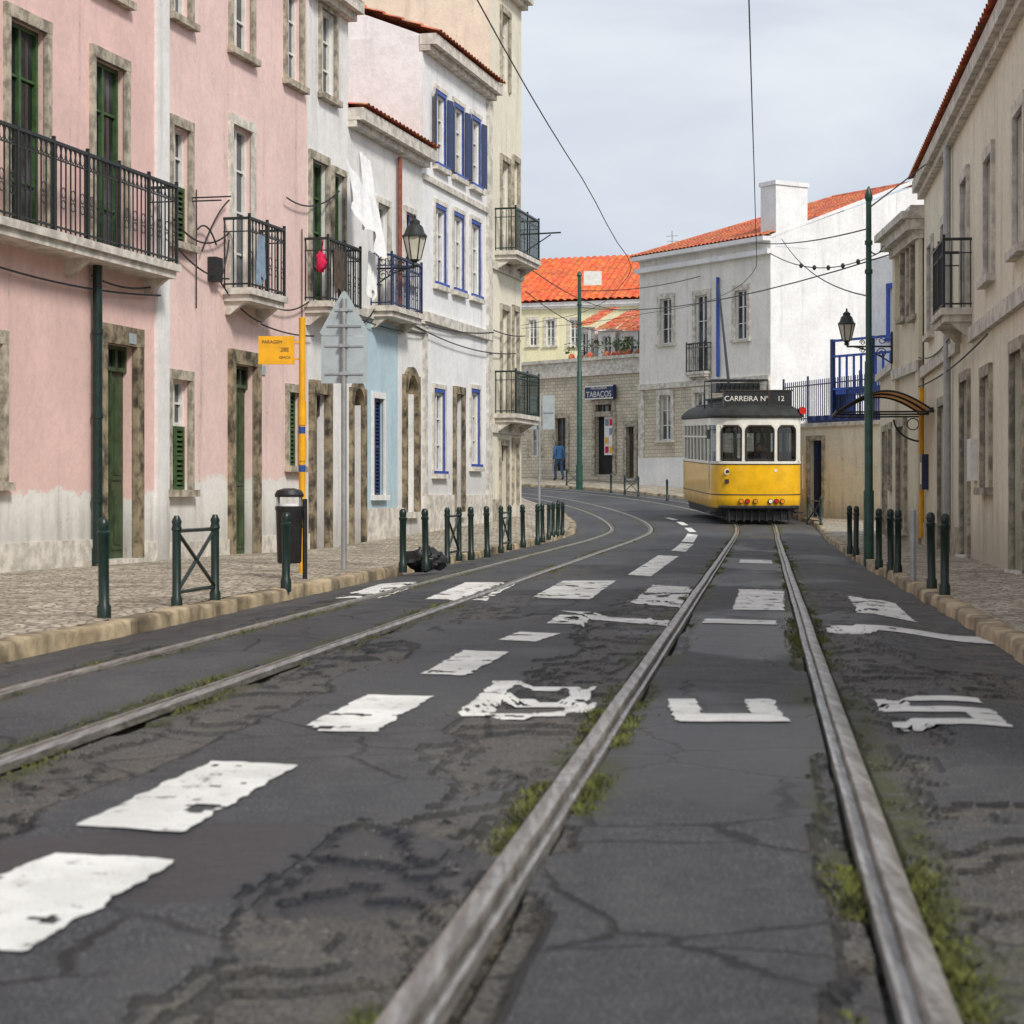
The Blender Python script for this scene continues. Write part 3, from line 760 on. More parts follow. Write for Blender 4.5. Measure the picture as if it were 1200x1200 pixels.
# light blue / white house
o = Obj('light_blue_house'); u0 = U(408); u1 = U(495)
a4 = R_(412, 424, 455, 640); bw = R_(437, 449, 467, 580); a5 = R_(474, 486, 440, 600); bdoor = R_(441, 455, 240, 360); w5 = R_(474, 484, 250, 330)
ops = [a4, bw, a5, bdoor, w5]
zs = FL.z(450, 372)
wall(o, 'white', FL, u0, U(427), -.1, 8.0, [r for r in ops if r[0] < U(427)])
wall(o, 'ltblue', FL, U(427), U(466), -.1, zs, [bw])
wall(o, 'white', FL, U(427), U(466), zs, 8.0, [bdoor])
wall(o, 'white', FL, U(466), u1, -.1, 8.0, [a5, w5])
surround(o, FL, a4, 'stonedk', .15, .06, False, True); door(o, FL, a4, 'brown', transom=0)
surround(o, FL, bw, 'white', .1, .03); shutter(o, FL, bw, 'navy')
surround(o, FL, a5, 'stonedk', .17, .08, False, True); door(o, FL, a5, 'whitepaint', transom=0)
surround(o, FL, bdoor, 'stonelt', .1, sill=False); window(o, FL, bdoor, 'whitepaint', 'glass', 4, 2)
surround(o, FL, w5, 'stonelt', .1); window(o, FL, w5, 'blue', 'glass', 3, 2)
balcony(o, FL, U(434), U(470), .42, 4.55, .95, 'navy')
o.fbox('string_course', 'stonelt', FL, u0, u1, 0, .07, zs-.1, zs+.06)
mass(o, 'white', FL, u0, u1, -.1, 8.0, 9, 'tile', .9)
o.tube('drainpipe', 'pipebrown', [FL.pt(U(464), .08, zs+.1), FL.pt(U(464), .08, 7.6)], .05, 8)
o.fbox('stone_base', 'stonelt', FL, U(427), a5[0]-.2, 0, .05, 0, .75)
o.finish()
# white house with blue windows
o = Obj('white_house'); u0 = U(495); u1 = U(574)
up = [R_(510, 521, 245, 332), R_(531.5, 542, 254, 339), R_(552, 561.5, 263, 346)]
lo = [R_(508.5, 519.5, 460, 552), R_(552, 560.5, 460, 544)]
th = [(a, b, 7.95, 9.4) for a, b, c, d in up]
dr_ = R_(532.5, 541, 462, 600)
ops = up+lo+th+[dr_]
wall(o, 'white2', FL, u0, u1, -.1, 10.4, ops)
for w in up+lo+th:
    surround(o, FL, w, 'blue', .07, .02); surround(o, FL, (w[0]-.07, w[1]+.07, w[2]-.06, w[3]+.08), 'stonelt', .08, .035); window(o, FL, w, 'whitepaint', 'curtain', 3, 2, -.08)
for w in th:
    for a, s_ in ((w[0]-.05, -1), (w[1]+.05, 1)):
        o.hexa('shutters', 'navy', [FL.pt(a, .05, w[2]), FL.pt(a+.03, .05, w[2]), FL.pt(a+s_*.28+.03, .10, w[2]), FL.pt(a+s_*.28, .10, w[2]),
                                    FL.pt(a, .05, w[3]), FL.pt(a+.03, .05, w[3]), FL.pt(a+s_*.28+.03, .10, w[3]), FL.pt(a+s_*.28, .10, w[3])])
surround(o, FL, dr_, 'stonedk', .14, .06, False); door(o, FL, dr_, 'brown')
zc = FL.z(500, 371)
o.fbox('string_course', 'stonelt', FL, u0, u1, 0, .09, zc-.12, zc+.08)
o.fbox('string_course', 'stonelt', FL, u0, u1, 0, .06, 7.45, 7.57)
o.fbox('pilaster', 'stonelt', FL, u0, u0+.25, 0, .05, -.1, zc-.13); o.fbox('pilaster', 'stonelt', FL, u1-.35, u1, 0, .07, -.1, 10.0)
o.fbox('stone_base', 'stonelt', FL, u0+.26, dr_[0]-.2, 0, .06, 0, 1.0); o.fbox('stone_base', 'stonelt', FL, dr_[1]+.2, u1-.36, 0, .06, 0, 1.0)
mass(o, 'white2', FL, u0, u1, -.1, 10.4, 9, 'tile')
o.finish()
# cream house with two balconies
o = Obj('cream_house'); u0 = U(574); u1 = U(611)
b1 = R_(587, 595, 364, 486); b2 = R_(587, 596, 190, 300); b3 = (b2[0], b2[1], 10.6, 12.4); g1 = R_(586, 594, 522, 600); g2 = R_(601, 606, 365, 486); g3 = R_(601, 607, 190, 300); g4 = R_(601, 606, 520, 590)
ops = [b1, b2, b3, g1, g2, g3, g4]
wall(o, 'cream', FL, u0, u1, -.1, 13.2, ops)
for w in ops:
    surround(o, FL, w, 'stone', .12, sill=False)
    if w is g1: door(o, FL, w, 'brown')
    else: window(o, FL, w, 'whitepaint', 'glass', 4, 2)
z1 = FL.z(595, 487); z2 = FL.z(595, 301)
balcony(o, FL, U(580), U(608), .5, z1, .98, 'dkgreen', sp=.11, brk=1.0); balcony(o, FL, U(580), U(608), .5, z2, .98, 'dkgreen', sp=.11, brk=1.0)
o.fbox('string_course', 'stonelt', FL, u0, u1, 0, .07, z1-.45, z1-.25); o.fbox('string_course', 'stonelt', FL, u0, u1, 0, .07, z2-.45, z2-.25)
o.fbox('stone_base', 'stone', FL, u0, g1[0]-.15, 0, .05, 0, .9)
mass(o, 'cream', FL, u0, u1, -.1, 13.2, 9, 'tile')
o.tube('wall_bracket', 'iron', [FL.pt(U(608), .0, FL.z(608, 275)), FL.pt(U(608), 1.05, FL.z(608, 274))], .02, 6)
o.tube('wall_bracket', 'iron', [FL.pt(U(608), .0, FL.z(608, 300)), FL.pt(U(608), .8, FL.z(608, 276))], .015, 6)
o.finish()

# laundry and facade wires
def cloth(name, mat, a, b, drop, amp=.06, seed=1, skew=0):
    a = Vector(a); b = Vector(b); vs = []; nu, nv = 16, 14
    for j in range(nv+1):
        for i in range(nu+1):
            p = a.lerp(b, i/nu); v = j/nv
            k = amp*(.3+v)*math.sin(i*1.15+seed+v*1.3)
            p = p+Vector((k+skew*v, k*.4, -drop*v*(1-.12*math.sin(i*.7+seed))))
            vs.append(p)
    fs = [(j*(nu+1)+i, j*(nu+1)+i+1, (j+1)*(nu+1)+i+1, (j+1)*(nu+1)+i) for j in range(nv) for i in range(nu)]
    o = Obj(name); o.add(name, mat, vs, fs); o.finish()
cloth('laundry_sheet', 'cloth', FL.pt(U(372), .5, 6.85), FL.pt(U(396), .75, 6.1), .85, .05, 1, .1)
cloth('laundry_sheet', 'cloth', FL.pt(U(388), .5, 7.1), FL.pt(U(402), .5, 7.0), 1.0, .05, 2, .1)
cloth('laundry_sheet', 'cloth', FL.pt(U(394), .6, 5.35), FL.pt(U(402), .62, 5.3), .75, .03, 3)
cloth('hanging_clothes', 'clothblue', FL.pt(U(268), .48, 5.0), FL.pt(U(276), .48, 5.0), .7, .03, 4)
cloth('hanging_clothes', 'brown', FL.pt(U(361), .48, 5.2), FL.pt(U(374), .48, 5.2), .7, .03, 5)
o = Obj('red_bag'); o.blob('bag', 'red', FL.pt(U(357), .3, 4.95), .1, .1, .17, 12, .25, 3); o.tube('strap', 'red', [FL.pt(U(357), .3, 5.0), FL.pt(U(359), .3, 5.35)], .012, 5); o.finish()
def sag(a, b, s, n=12):
    a = Vector(a); b = Vector(b); return [a.lerp(b, i/n)-Vector((0, 0, s*4*(i/n)*(1-i/n))) for i in range(n+1)]
o = Obj('facade_cables')
for (xa, za, xb, zb, s) in [(195, 4.95, 262, 5.0, .25), (200, 4.55, 262, 4.3, .12), (305, 4.1, 357, 4.3, .15), (230, 4.6, 262, 5.5, -.1), (396, 4.1, 434, 4.5, .2), (470, 4.5, 574, 4.75, .12), (470, 4.45, 600, 4.4, .2), (100, 3.85, 181, 3.95, .1), (408, 4.25, 495, 4.3, .08), (243, 4.4, 262, 4.9, .35),
                            (-20, 3.7, 181, 3.8, .08), (225, 4.9, 247, 4.75, -.15), (247, 4.3, 300, 3.75, .12), (300, 3.72, 362, 3.72, .05), (330, 5.9, 392, 6.4, .2), (574, 4.8, 611, 4.9, .05)]:
    o.tube('cable', 'wire', sag(FL.pt(U(xa), .09, za), FL.pt(U(xb), .09, zb), s), .014, 5)
for xa in (228, 352): o.tube('cable', 'wire', [FL.pt(U(xa), .03, 3.75), FL.pt(U(xa), .03, 5.5)], .010, 5)
for (xa, z, n1) in [(222, 5.35, .65), (222, 5.3, .5)]:
    o.tube('clothes_line_arm', 'iron', [FL.pt(U(xa), 0, z), FL.pt(U(xa), n1, z)], .012, 5)
o.finish()

# ------------------------------------------------------------------ right/far buildings
FW = Fac((5.6, 90), (10.4, 82.4)); FG = Fac((10.4, 82.4), (18.6, 87.6))
o = Obj('white_corner_house'); zt = 11.25; L = FW.len
zb = FW.z(780, 452)
wu = [FW.rect(774.5, 788, 350, 403), FW.rect(815.5, 830, 346, 436), FW.rect(862, 876, 340, 398)]
wlw = [FW.rect(773.5, 787, 463, 516), FW.rect(815, 828, 460, 514), FW.rect(861, 874, 457, 510)]
wall(o, 'facade', FW, 0, L, zb, zt, wu); wall(o, 'tilewall', FW, 0, L, 2.6, zb, wlw); wall(o, 'facade', FW, 0, L, .6, 2.6, [])
for w in wu+wlw:
    surround(o, FW, w, 'stonelt', .2, .06, w is not wu[1]); window(o, FW, w, 'whitepaint', 'curtain' if w in wlw else 'glass', 3, 2)
balcony(o, FW, wu[1][0]-.2, wu[1][1]+.2, .35, wu[1][2], 1.2, 'iron', sp=.12, brk=1.0)
o.fbox('string_course', 'stonelt', FW, 0, L, 0, .1, zb-.12, zb+.12); o.fbox('stone_base', 'white', FW, 0, L, 0, .08, .6, 2.6)
o.fbox('corner_pilaster', 'stonelt', FW, 0, .35, 0, .06, 2.6, zb-.13); o.fbox('corner_pilaster', 'stonelt', FW, L-.4, L, 0, .06, 2.6, zb-.13)
o.tube('drainpipe', 'blue', [FW.pt(FW.u(843), .09, zb+.2), FW.pt(FW.u(843), .09, zt-1.2)], .07, 8)
o.fbox('cornice', 'white2', FW, -.05, L+.1, 0, .25, zt-.55, zt-.35); o.fbox('cornice', 'white2', FW, -.1, L+.02, 0, .42, zt-.02, zt+.16)
g = FG; W = 8.2; zr = 14.15
o.add('gable_wall', 'white2', [g.pt(0, .002, .5), g.pt(2*W, .002, .5), g.pt(2*W, .002, zt), g.pt(W, .002, zr), g.pt(0, .002, zt+.15)], [(0, 1, 2, 3, 4)])
o.add('gable_wall', 'white2', [g.pt(0, -.2, zt+.1), g.pt(0, .03, zt+.1), g.pt(W, .03, zr+.14), g.pt(W, -.2, zr+.14), g.pt(0, -.2, zt+.22), g.pt(0, .03, zt+.22), g.pt(W, .03, zr+.28), g.pt(W, -.2, zr+.28)],
      [(0, 1, 2, 3), (4, 5, 6, 7), (0, 1, 5, 4), (1, 2, 6, 5), (2, 3, 7, 6)])
o.add('body', 'facade', [FW.pt(0, 0, .5), FW.pt(0, -2*W, .5), FW.pt(0, -2*W, zt), FW.pt(0, 0, zt)], [(0, 1, 2, 3)])
o.fbox('body', 'facade', FW, .05, L-.03, -2*W, -.3, .5, zt-.1)
e0 = FW.pt(-.1, .4, zt+.15); e1 = FW.pt(L, .4, zt+.15); r1 = g.pt(W, -.1, zr+.1); hip = g.pt(W, -L*.62, zr+.1)
tiles(o, e0, e1, r1, hip, 'tile', .26, .06, .45)
tiles(o, FW.pt(-.1, -2*W, zt+.15), FW.pt(-.1, .4, zt+.15), hip, g.pt(W, -L*.63, zr+.1), 'tile', .26, .06, .45)
o.tube('ridge_tiles', 'tile', [hip, r1], .13, 8); o.tube('ridge_tiles', 'tile', [e0, hip], .12, 8)
cu0, cu1 = g.u(909), g.u(946)
o.fbox('chimney', 'white2', g, cu0, cu1, -.95, .015, g.z(928, 290), g.z(928, 218)); o.fbox('chimney', 'white2', g, cu0-.06, cu1+.06, -1.0, .07, g.z(928, 218), g.z(928, 213))
o.finish()

# stone-fronted shop building
FS = Fac((-6, 107), (6.15, 92.8)); o = Obj('shop_building')
LS = FS.len; zt = FS.z(700, 440)
dA = FS.rect(698, 719, 488, 556); dB = FS.rect(735, 744, 500, 560); dC = FS.rect(652, 664, 490, 552); dD = FS.rect(622, 634, 480, 535); tr1 = FS.rect(699, 718, 474, 485)
ops = [dA, dB, dC, dD, tr1]
wall(o, 'tilewall', FS, 0, LS, .8, zt, ops)
for w in ops:
    surround(o, FS, w, 'stone', .2, .08, False)
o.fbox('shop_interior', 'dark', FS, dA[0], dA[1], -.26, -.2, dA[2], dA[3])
du = dA[1]-dA[0]
for i in range(2):
    for j in range(4):
        o.fbox('posters', ('red', 'yellow', 'whitepaint', 'clothblue')[(i+j) % 4], FS, dA[0]+du*(.45+.24*i), dA[0]+du*(.64+.24*i), -.1, -.09, dA[2]+1.0+j*.42, dA[2]+1.3+j*.42)
o.fbox('posters', 'whitepaint', FS, dA[0]+du*.4, dA[1]-.03, -.12, -.101, dA[2]+.9, dA[2]+2.7)
window(o, FS, tr1, 'brown', 'glass', 1, 3); door(o, FS, dB, 'brown'); window(o, FS, dC, 'brown', 'glass', 3, 2); window(o, FS, dD, 'whitepaint', 'curtain', 3, 2)
z1_ = FS.z(700, 422)
o.fbox('parapet', 'stonelt', FS, 0, LS, -.3, .12, zt, zt+.25); o.fbox('parapet', 'stonelt', FS, 0, LS, -.25, .04, zt+.25, z1_); o.fbox('parapet', 'stonelt', FS, 0, LS, -.3, .15, z1_, z1_+.15)
o.fbox('body', 'facade', FS, 0, LS, -9, -.3, .8, zt+.1)
for (x0, x1, yt) in ((655, 671, 382), (679, 699, 386), (704, 726, 386), (731, 750, 376)):
    ua, ub = FS.u(x0), FS.u(x1); za = z1_-.3; zb2 = FS.z((x0+x1)/2, yt)
    wn = (ua+(ub-ua)*.25, ub-(ub-ua)*.25, za+.6, zb2-.25)
    Fd = Fac(FS.pt(0, -1.2, 0)[:2], FS.pt(LS, -1.2, 0)[:2])
    wall(o, 'white', Fd, ua, ub, za, zb2, [wn]); window(o, Fd, wn, 'whitepaint', 'glass', 2, 2)
    o.fbox('dormer', 'white', Fd, ua, ub, -3, -.25, za, zb2)
    tiles(o, Fd.pt(ua-.15, .25, zb2), Fd.pt(ub+.15, .25, zb2), Fd.pt(ub+.05, -1.8, zb2+1.0), Fd.pt(ua+.05, -1.8, zb2+1.0), 'tile', .25, .05)
tiles(o, FS.pt(FS.u(650), -1.9, z1_+.1), FS.pt(LS, -1.9, z1_+.1), FS.pt(LS, -4.5, z1_+2.7), FS.pt(FS.u(665), -4.5, z1_+2.7), 'tile', .25, .05)
rs = random.Random(3)
for i in range(14):
    ua = FS.u(rs.uniform(640, 748)); c = Vector(FS.pt(ua, -.5-rs.random()*.5, z1_+.25))
    o.blob('terrace_pots', 'tile', c, .16, .16, .2, 10)
    for k in range(26):
        d = Vector((rs.gauss(0, .22), rs.gauss(0, .22), rs.uniform(.15, .75))); p = c+d
        s = rs.uniform(.06, .12); q = Vector((rs.gauss(0, s), rs.gauss(0, s), rs.gauss(0, s))); w = Vector((rs.gauss(0, s), rs.gauss(0, s), rs.gauss(0, s)))
        o.add('terrace_plants', 'leaf', [p, p+q, p+w], [(0, 1, 2)])
o.finish()
o = Obj('shop_sign')
ua, ub = FS.u(691), FS.u(724); za, zb2 = FS.z(707, 468), FS.z(707, 452)
o.fbox('sign_box', 'navy', FS, ua, ub, .1, .3, za, zb2); o.fbox('sign_frame', 'whitepaint', FS, ua, ub, .3, .31, za, za+.06); o.fbox('sign_frame', 'whitepaint', FS, ua, ub, .3, .31, zb2-.06, zb2)
rz = FS.ang()
o.text('sign_lettering', 'whitepaint', 'TABACOS', .38, FS.pt((ua+ub)/2, .315, (za+zb2)/2-.1), (math.pi/2, 0, rz))
o.text('sign_lettering_top', 'whitepaint', 'PASTELARIA', .2, FS.pt((ua+ub)/2, .315, (za+zb2)/2+.2), (math.pi/2, 0, rz))
o.finish()

# pale yellow house behind
FY = Fac((-6, 118), (9.5, 112)); o = Obj('yellow_house'); LY = FY.len
ze = FY.z(680, 354); wns = [FY.rect(640, 650, 375, 405), FY.rect(620, 629, 375, 405), FY.rect(668, 678, 375, 405)]
wall(o, 'yelwall', FY, 0, LY, 1.5, ze, wns)
for w in wns: surround(o, FY, w, 'stonelt', .15); window(o, FY, w, 'whitepaint', 'curtain', 3, 2)
mass(o, 'yelwall', FY, 0, LY, 1.5, ze, 11, None, cornice='white2')
tiles(o, FY.pt(-.3, .45, ze+.05), FY.pt(LY+.3, .45, ze+.05), FY.pt(LY-.2, -5.5, ze+3.1), FY.pt(.2, -5.5, ze+3.1), 'tileor', .42, .10, .6)
o.add('roof_back', 'tileor', [FY.pt(.2, -5.5, ze+3.1), FY.pt(LY-.2, -5.5, ze+3.1), FY.pt(LY, -11, ze), FY.pt(0, -11, ze)], [(0, 1, 2, 3)])
o.fbox('chimney', 'white', FY, FY.u(735), FY.u(742), -5.5, -4.8, ze+1.5, FY.z(738, 315))
o.tube('antenna', 'steel', [FY.pt(FY.u(757), -5, ze+2), FY.pt(FY.u(757), -5, ze+4.4)], .03, 5)
for dz in (3.8, 4.1): o.tube('antenna', 'steel', [FY.pt(FY.u(757)-.35, -5, ze+dz), FY.pt(FY.u(757)+.35, -5, ze+dz)], .02, 4)
o.finish()

# right: weathered corner house, street facade + near house
FH = Fac((7.90, 42.1), (7.76, 38.7)); o = Obj('weathered_corner_house')
zc = 6.35
wn = [FH.rect(1059, 1065, 287, 372), FH.rect(1071, 1077, 280, 370)]
dn = FH.rect(1054, 1062, 500, 620)
wall(o, 'cream2', FH, 0, FH.len, -.1, zc, wn+[dn])
for w in wn: surround(o, FH, w, 'stone', .16, .07); window(o, FH, w, 'whitepaint', 'glass', 3, 2)
surround(o, FH, dn, 'stone', .14, .07, False); door(o, FH, dn, 'brown')
o.fbox('body', 'cream2', FH, 0, FH.len-.002, -6, -.26, -.1, zc); o.fbox('body', 'cream2', FH, 0, .05, -.26, 0, -.1, zc)
o.fbox('pilaster', 'cream2', FH, 0, .35, 0, .08, -.1, zc-.5); o.fbox('pilaster', 'cream2', FH, FH.len-.4, FH.len, 0, .08, -.1, zc-.5)
for n_, za, zb2 in ((.14, zc-.5, zc-.34), (.3, zc-.34, zc-.14), (.42, zc-.14, zc), (.24, zc, zc+.12)):
    o.fbox('cornice', 'stonelt', FH, -n_*.6, FH.len+n_*.4, -.3, n_, za, zb2)
o.fbox('string_course', 'stonelt', FH, 0, FH.len, 0, .12, 3.35, 3.55)
FA = Fac((8.45, 47), (7.92, 42.14))
wall(o, 'cream2', FA, 0, FA.len, -.1, 3.6, [(1.2, 2.1, .1, 2.4), (3.0, 3.8, 1.2, 2.4)])
door(o, FA, (1.2, 2.1, .1, 2.4), 'brown'); window(o, FA, (3.0, 3.8, 1.2, 2.4))
surround(o, FA, (1.2, 2.1, .1, 2.4), 'stone', .12, .05, False); surround(o, FA, (3.0, 3.8, 1.2, 2.4), 'stone', .12, .05)
o.fbox('annex', 'cream2', FA, 0, FA.len, -4, -.26, -.1, 3.55); o.fbox('annex', 'cream2', FA, 0, .05, -.26, 0, -.1, 3.6)
o.fbox('annex_coping', 'stonelt', FA, -.05, FA.len, -.4, .12, 3.6, 3.75)
o.finish()
FN = Fac((7.78, 38.68), (3.62, 4.9)); o = Obj('cream_house')
ops = [(3.6, 5.5, .1, 2.5), (7.6, 8.7, .1, 2.7), (10.6, 11.6, 1.1, 2.6), (14, 15.1, .1, 2.7), (18, 19, 1.1, 2.6), (23, 24, 1.1, 2.6)]
upn = [(1.3, 2.2, 3.9, 5.5), (4.2, 5.1, 3.9, 5.5), (7.7, 8.6, 3.75, 5.7), (11, 11.9, 3.9, 5.5), (14.3, 15.2, 3.9, 5.5), (18, 19, 3.9, 5.5), (23, 24, 3.9, 5.5)]
wall(o, 'cream3', FN, 0, FN.len, -.1, 6.9, ops+upn)
for w in upn: surround(o, FN, w, 'stonelt', .13, .05); window(o, FN, w, 'whitepaint', 'glass', 3, 2)
for w in ops:
    surround(o, FN, w, 'stone', .13, .05, w[2] > .5)
    if w[2] > .5: window(o, FN, w, 'whitepaint', 'glass', 3, 2)
    elif w is ops[0]: window(o, FN, w, 'brown', 'glass', 2, 3)
    else: door(o, FN, w, 'greendoor')
balcony(o, FN, 7.3, 9.0, .4, 3.72, 1.0, 'iron')
o.fbox('string_course', 'stonelt', FN, 0, 7.2, 0, .08, 3.2, 3.4); o.fbox('string_course', 'stonelt', FN, 9.1, FN.len, 0, .08, 3.2, 3.4)
o.fbox('stone_base', 'stone', FN, 0, 3.4, 0, .05, 0, .5); o.fbox('stone_base', 'stone', FN, 5.7, 7.4, 0, .05, 0, .5)
mass(o, 'cream3', FN, 0, FN.len, -.1, 6.9, 7, 'tile', 1.3, .22)
o.tube('drainpipe', 'steel', [FN.pt(5.95, .09, .1), FN.pt(5.95, .09, 6.6)], .06, 8)
o.tube('gas_pipe', 'yellow', [FN.pt(.35, .07, .2), FN.pt(.35, .07, 3.0)], .05, 8)
o.fbox('notice_box', 'navy', FN, .6, 1.1, 0, .12, 1.1, 1.75); o.fbox('notice_box_face', 'whitepaint', FN, .66, 1.04, .12, .125, 1.2, 1.6)
o.tube('cable', 'wire', sag(FN.pt(0, .1, 3.05), FN.pt(12, .1, 3.1), .1), .014, 5); o.tube('cable', 'wire', sag(FN.pt(0, .1, 3.6), FN.pt(7, .1, 3.5), .15), .012, 5)
o.fbox('meter_box', 'whitepaint', FN, 9.3, 9.8, 0, .1, 1.2, 1.8)
o.finish()

# canopy : barrel-vaulted amber sheet
o = Obj('entrance_canopy')
m = bpy.data.materials.new('amber_canopy_sheet'); m.use_nodes = True; nt = m.node_tree; b = nt.nodes['Principled BSDF']
tc = nt.nodes.new('ShaderNodeTexCoord'); c = mixc(nt, rmp(nt, nz(nt, tc.outputs['Object'], 3, 4), .3, .7), (.40, .17, .04), (.60, .30, .09)); nt.links.new(c, b.inputs['Base Color']); b.inputs['Roughness'].default_value = .25
tl = nt.nodes.new('ShaderNodeBsdfTranslucent'); nt.links.new(c, tl.inputs[0]); mx = nt.nodes.new('ShaderNodeMixShader'); mx.inputs[0].default_value = .6
nt.links.new(b.outputs[0], mx.inputs[1]); nt.links.new(tl.outputs[0], mx.inputs[2]); nt.links.new(mx.outputs[0], nt.nodes['Material Output'].inputs[0])
M['amber'] = m
def cp(f, v, dz=0): return FN.pt(v, .02+1.68*f, 2.50+.36*math.sin(math.pi*f)+dz)
va, vb = .25, 2.6; n = 16
vs = [cp(i/n, v) for v in (va, vb) for i in range(n+1)]
o.add('canopy_sheet', 'amber', vs, [(i, i+1, n+1+i+1, n+1+i) for i in range(n)])
for v in (va, (va+vb)/2, vb):
    o.tube('frame', 'black', [cp(i/n, v, -.02) for i in range(n+1)], .018, 6)
    o.tube('bracket', 'black', [FN.pt(v, .02, 2.47), FN.pt(v, 1.7, 2.47)], .016, 6)
for v in (va,):
    o.tube('bracket', 'black', [FN.pt(v, .03, 2.0)]+[FN.pt(v, .03+.55*math.sin(t), 2.45-.45*math.cos(t)) for t in np.linspace(.1, 1.5, 8)], .018, 6)
    o.tube('bracket', 'black', [FN.pt(v, .22+.11*math.cos(t), 2.33+.11*math.sin(t)) for t in np.linspace(0, 6.28, 12)], .011, 5)
for f in (.02, 1): o.tube('frame', 'black', [cp(f, va), cp(f, vb)], .028, 6)
o.finish()

# low wall with door, terrace, blue railing
FQ = Fac((8.6, 61), (11.6, 55.8)); o = Obj('garden_wall'); LQ = FQ.len
dq = (FQ.u(949), FQ.u(964), .35, FQ.z(957, 516))
wall(o, 'cream3', FQ, 0, LQ, -.1, 3.0, [dq]); door(o, FQ, dq, 'navy', transom=0); surround(o, FQ, dq, 'stone', .12, .05, False)
o.fbox('wall_mass', 'white', FQ, 0, LQ, -.5, -.26, -.1, 3.0); o.fbox('coping', 'stonelt', FQ, -.05, LQ, -.55, .08, 3.0, 3.12)
for i in range(16):
    u = .2+i*(LQ-.4)/15
    o.fbox('coping_blocks', 'navy', FQ, u, u+.22, -.3, -.1, 3.12, 3.34)
FQ2 = Fac((10.35, 82.3), (8.55, 61.05))
o.fbox('side_wall', 'white', FQ2, 0, FQ2.len, -.4, 0, .0, 3.2)
o.finish()
FT = Fac((9.9, 76), (15.0, 61.5)); o = Obj('terrace_wall')
o.fbox('wall', 'white', FT, 0, FT.len, -.4, 0, 0, 3.5); o.fbox('coping', 'stonelt', FT, 0, FT.len, -.45, .06, 3.5, 3.6); o.finish()
o = Obj('iron_railing'); k = int(FT.len/.16)
for i in range(k+1):
    u = FT.len*i/k; w = .014 if i % 12 else .03
    o.fbox('bars', 'navy', FT, u-w, u+w, -.2-w, -.2+w, 3.6, 5.15 if i % 12 else 5.3)
for z in (3.75, 4.95): o.fbox('rails', 'navy', FT, 0, FT.len, -.22, -.18, z, z+.04)
o.finish()
FB = Fac((12.6, 72), (16.5, 66)); o = Obj('blue_trim_house')
r1_ = FB.rect(1043, 1056, 337, 396)
zt = FB.z(1030, 398)
o.fbox('balcony_floor', 'blue', FB, FB.u(1004), FB.len, 0, 1.0, zt-1.9, zt-1.75)
wall(o, 'white2', FB, FB.u(1018), FB.len, 2, 9.3, [r1_])
surround(o, FB, r1_, 'blue', .15, .05); window(o, FB, r1_, 'whitepaint', 'glass', 3, 2)
k = 22; ua = FB.u(1000); ub = FB.len
for i in range(k+1):
    u = ua+(ub-ua)*i/k; o.fbox('balustrade', 'blue', FB, u-.03, u+.03, .95, 1.01, zt-1.75, zt-.6)
for z in (zt-1.75, zt-.6, zt-.05): o.fbox('balustrade', 'blue', FB, ua, ub, .93, 1.03, z, z+.08)
for u in np.linspace(ua, ub, 5): o.fbox('balustrade', 'navy', FB, u-.06, u+.06, .9, 1.04, 3.5, zt+.05)
o.fbox('blue_panel', 'blue', FB, FB.u(990), FB.u(1017), .6, .7, 3.5, 4.7); o.fbox('blue_panel', 'navy', FB, FB.u(995), FB.u(1010), .7, .72, 3.6, 4.5)
o.fbox('body', 'white2', FB, FB.u(1018), FB.len, -3, -.26, 2, 9.3)
o.finish()

# ------------------------------------------------------------------ street furniture
def lean(): return random.uniform(-.014, .014)
def bollard(x, y, hgt=.77):
    p = G(x, y); o = Obj('bollard')
    o.lathe('bollard', 'dkgreen', p-Vector((0, 0, .03)), [(.055, 0), (.055, .12), (.042, .14), (.042, hgt-.12), (.05, hgt-.11), (.05, hgt-.08), (.04, hgt-.07), (.047, hgt-.03), (.04, hgt+.01), (.02, hgt+.03)], 14)
    vs, fs = o.parts[('bollard', 'dkgreen')]; lx, ly = lean(), lean()
    o.parts[('bollard', 'dkgreen')] = ([(a+(c_-p.z)*lx*1.5, b_+(c_-p.z)*ly, c_) for a, b_, c_ in vs], fs)
    o.finish()
for x, y in [(122, 724), (335, 690), (472, 668), (499, 666), (571, 651), (613, 640), (630, 637), (636, 634), (643, 631), (648, 628), (653, 627), (659, 626), (655, 622), (552, 654), (782, 586), (716, 577),
             (1107, 697), (1092, 690), (1052, 672), (1044, 669), (1030, 665), (1003, 650), (996, 647)]:
    bollard(x, y)
def barrier(xa, ya, xb, yb, hgt=.77):
    a = G(xa, ya); b = G(xb, yb); o = Obj('crossed_barrier')
    for p in (a, b):
        o.lathe('post', 'dkgreen', p-Vector((0, 0, .03)), [(.05, 0), (.05, .1), (.038, .12), (.038, hgt-.1), (.047, hgt-.09), (.037, hgt-.05), (.044, hgt-.02), (.02, hgt+.03)], 12)
    zl, zh = Vector((0, 0, .12)), Vector((0, 0, hgt-.13))
    o.tube('cross', 'dkgreen', [a+zl, b+zh], .017, 6); o.tube('cross', 'dkgreen', [a+zh, b+zl], .017, 6)
    o.tube('rail', 'dkgreen', [a+zh, b+zh], .017, 6); o.tube('rail', 'dkgreen', [a+zl, b+zl], .017, 6)
    o.finish()
barrier(207, 711, 252, 703); barrier(524, 658, 538, 655)
barrier(587, 646, 597, 643); barrier(664, 569, 680, 571); barrier(947, 614, 962, 616); barrier(732, 579, 748, 581)

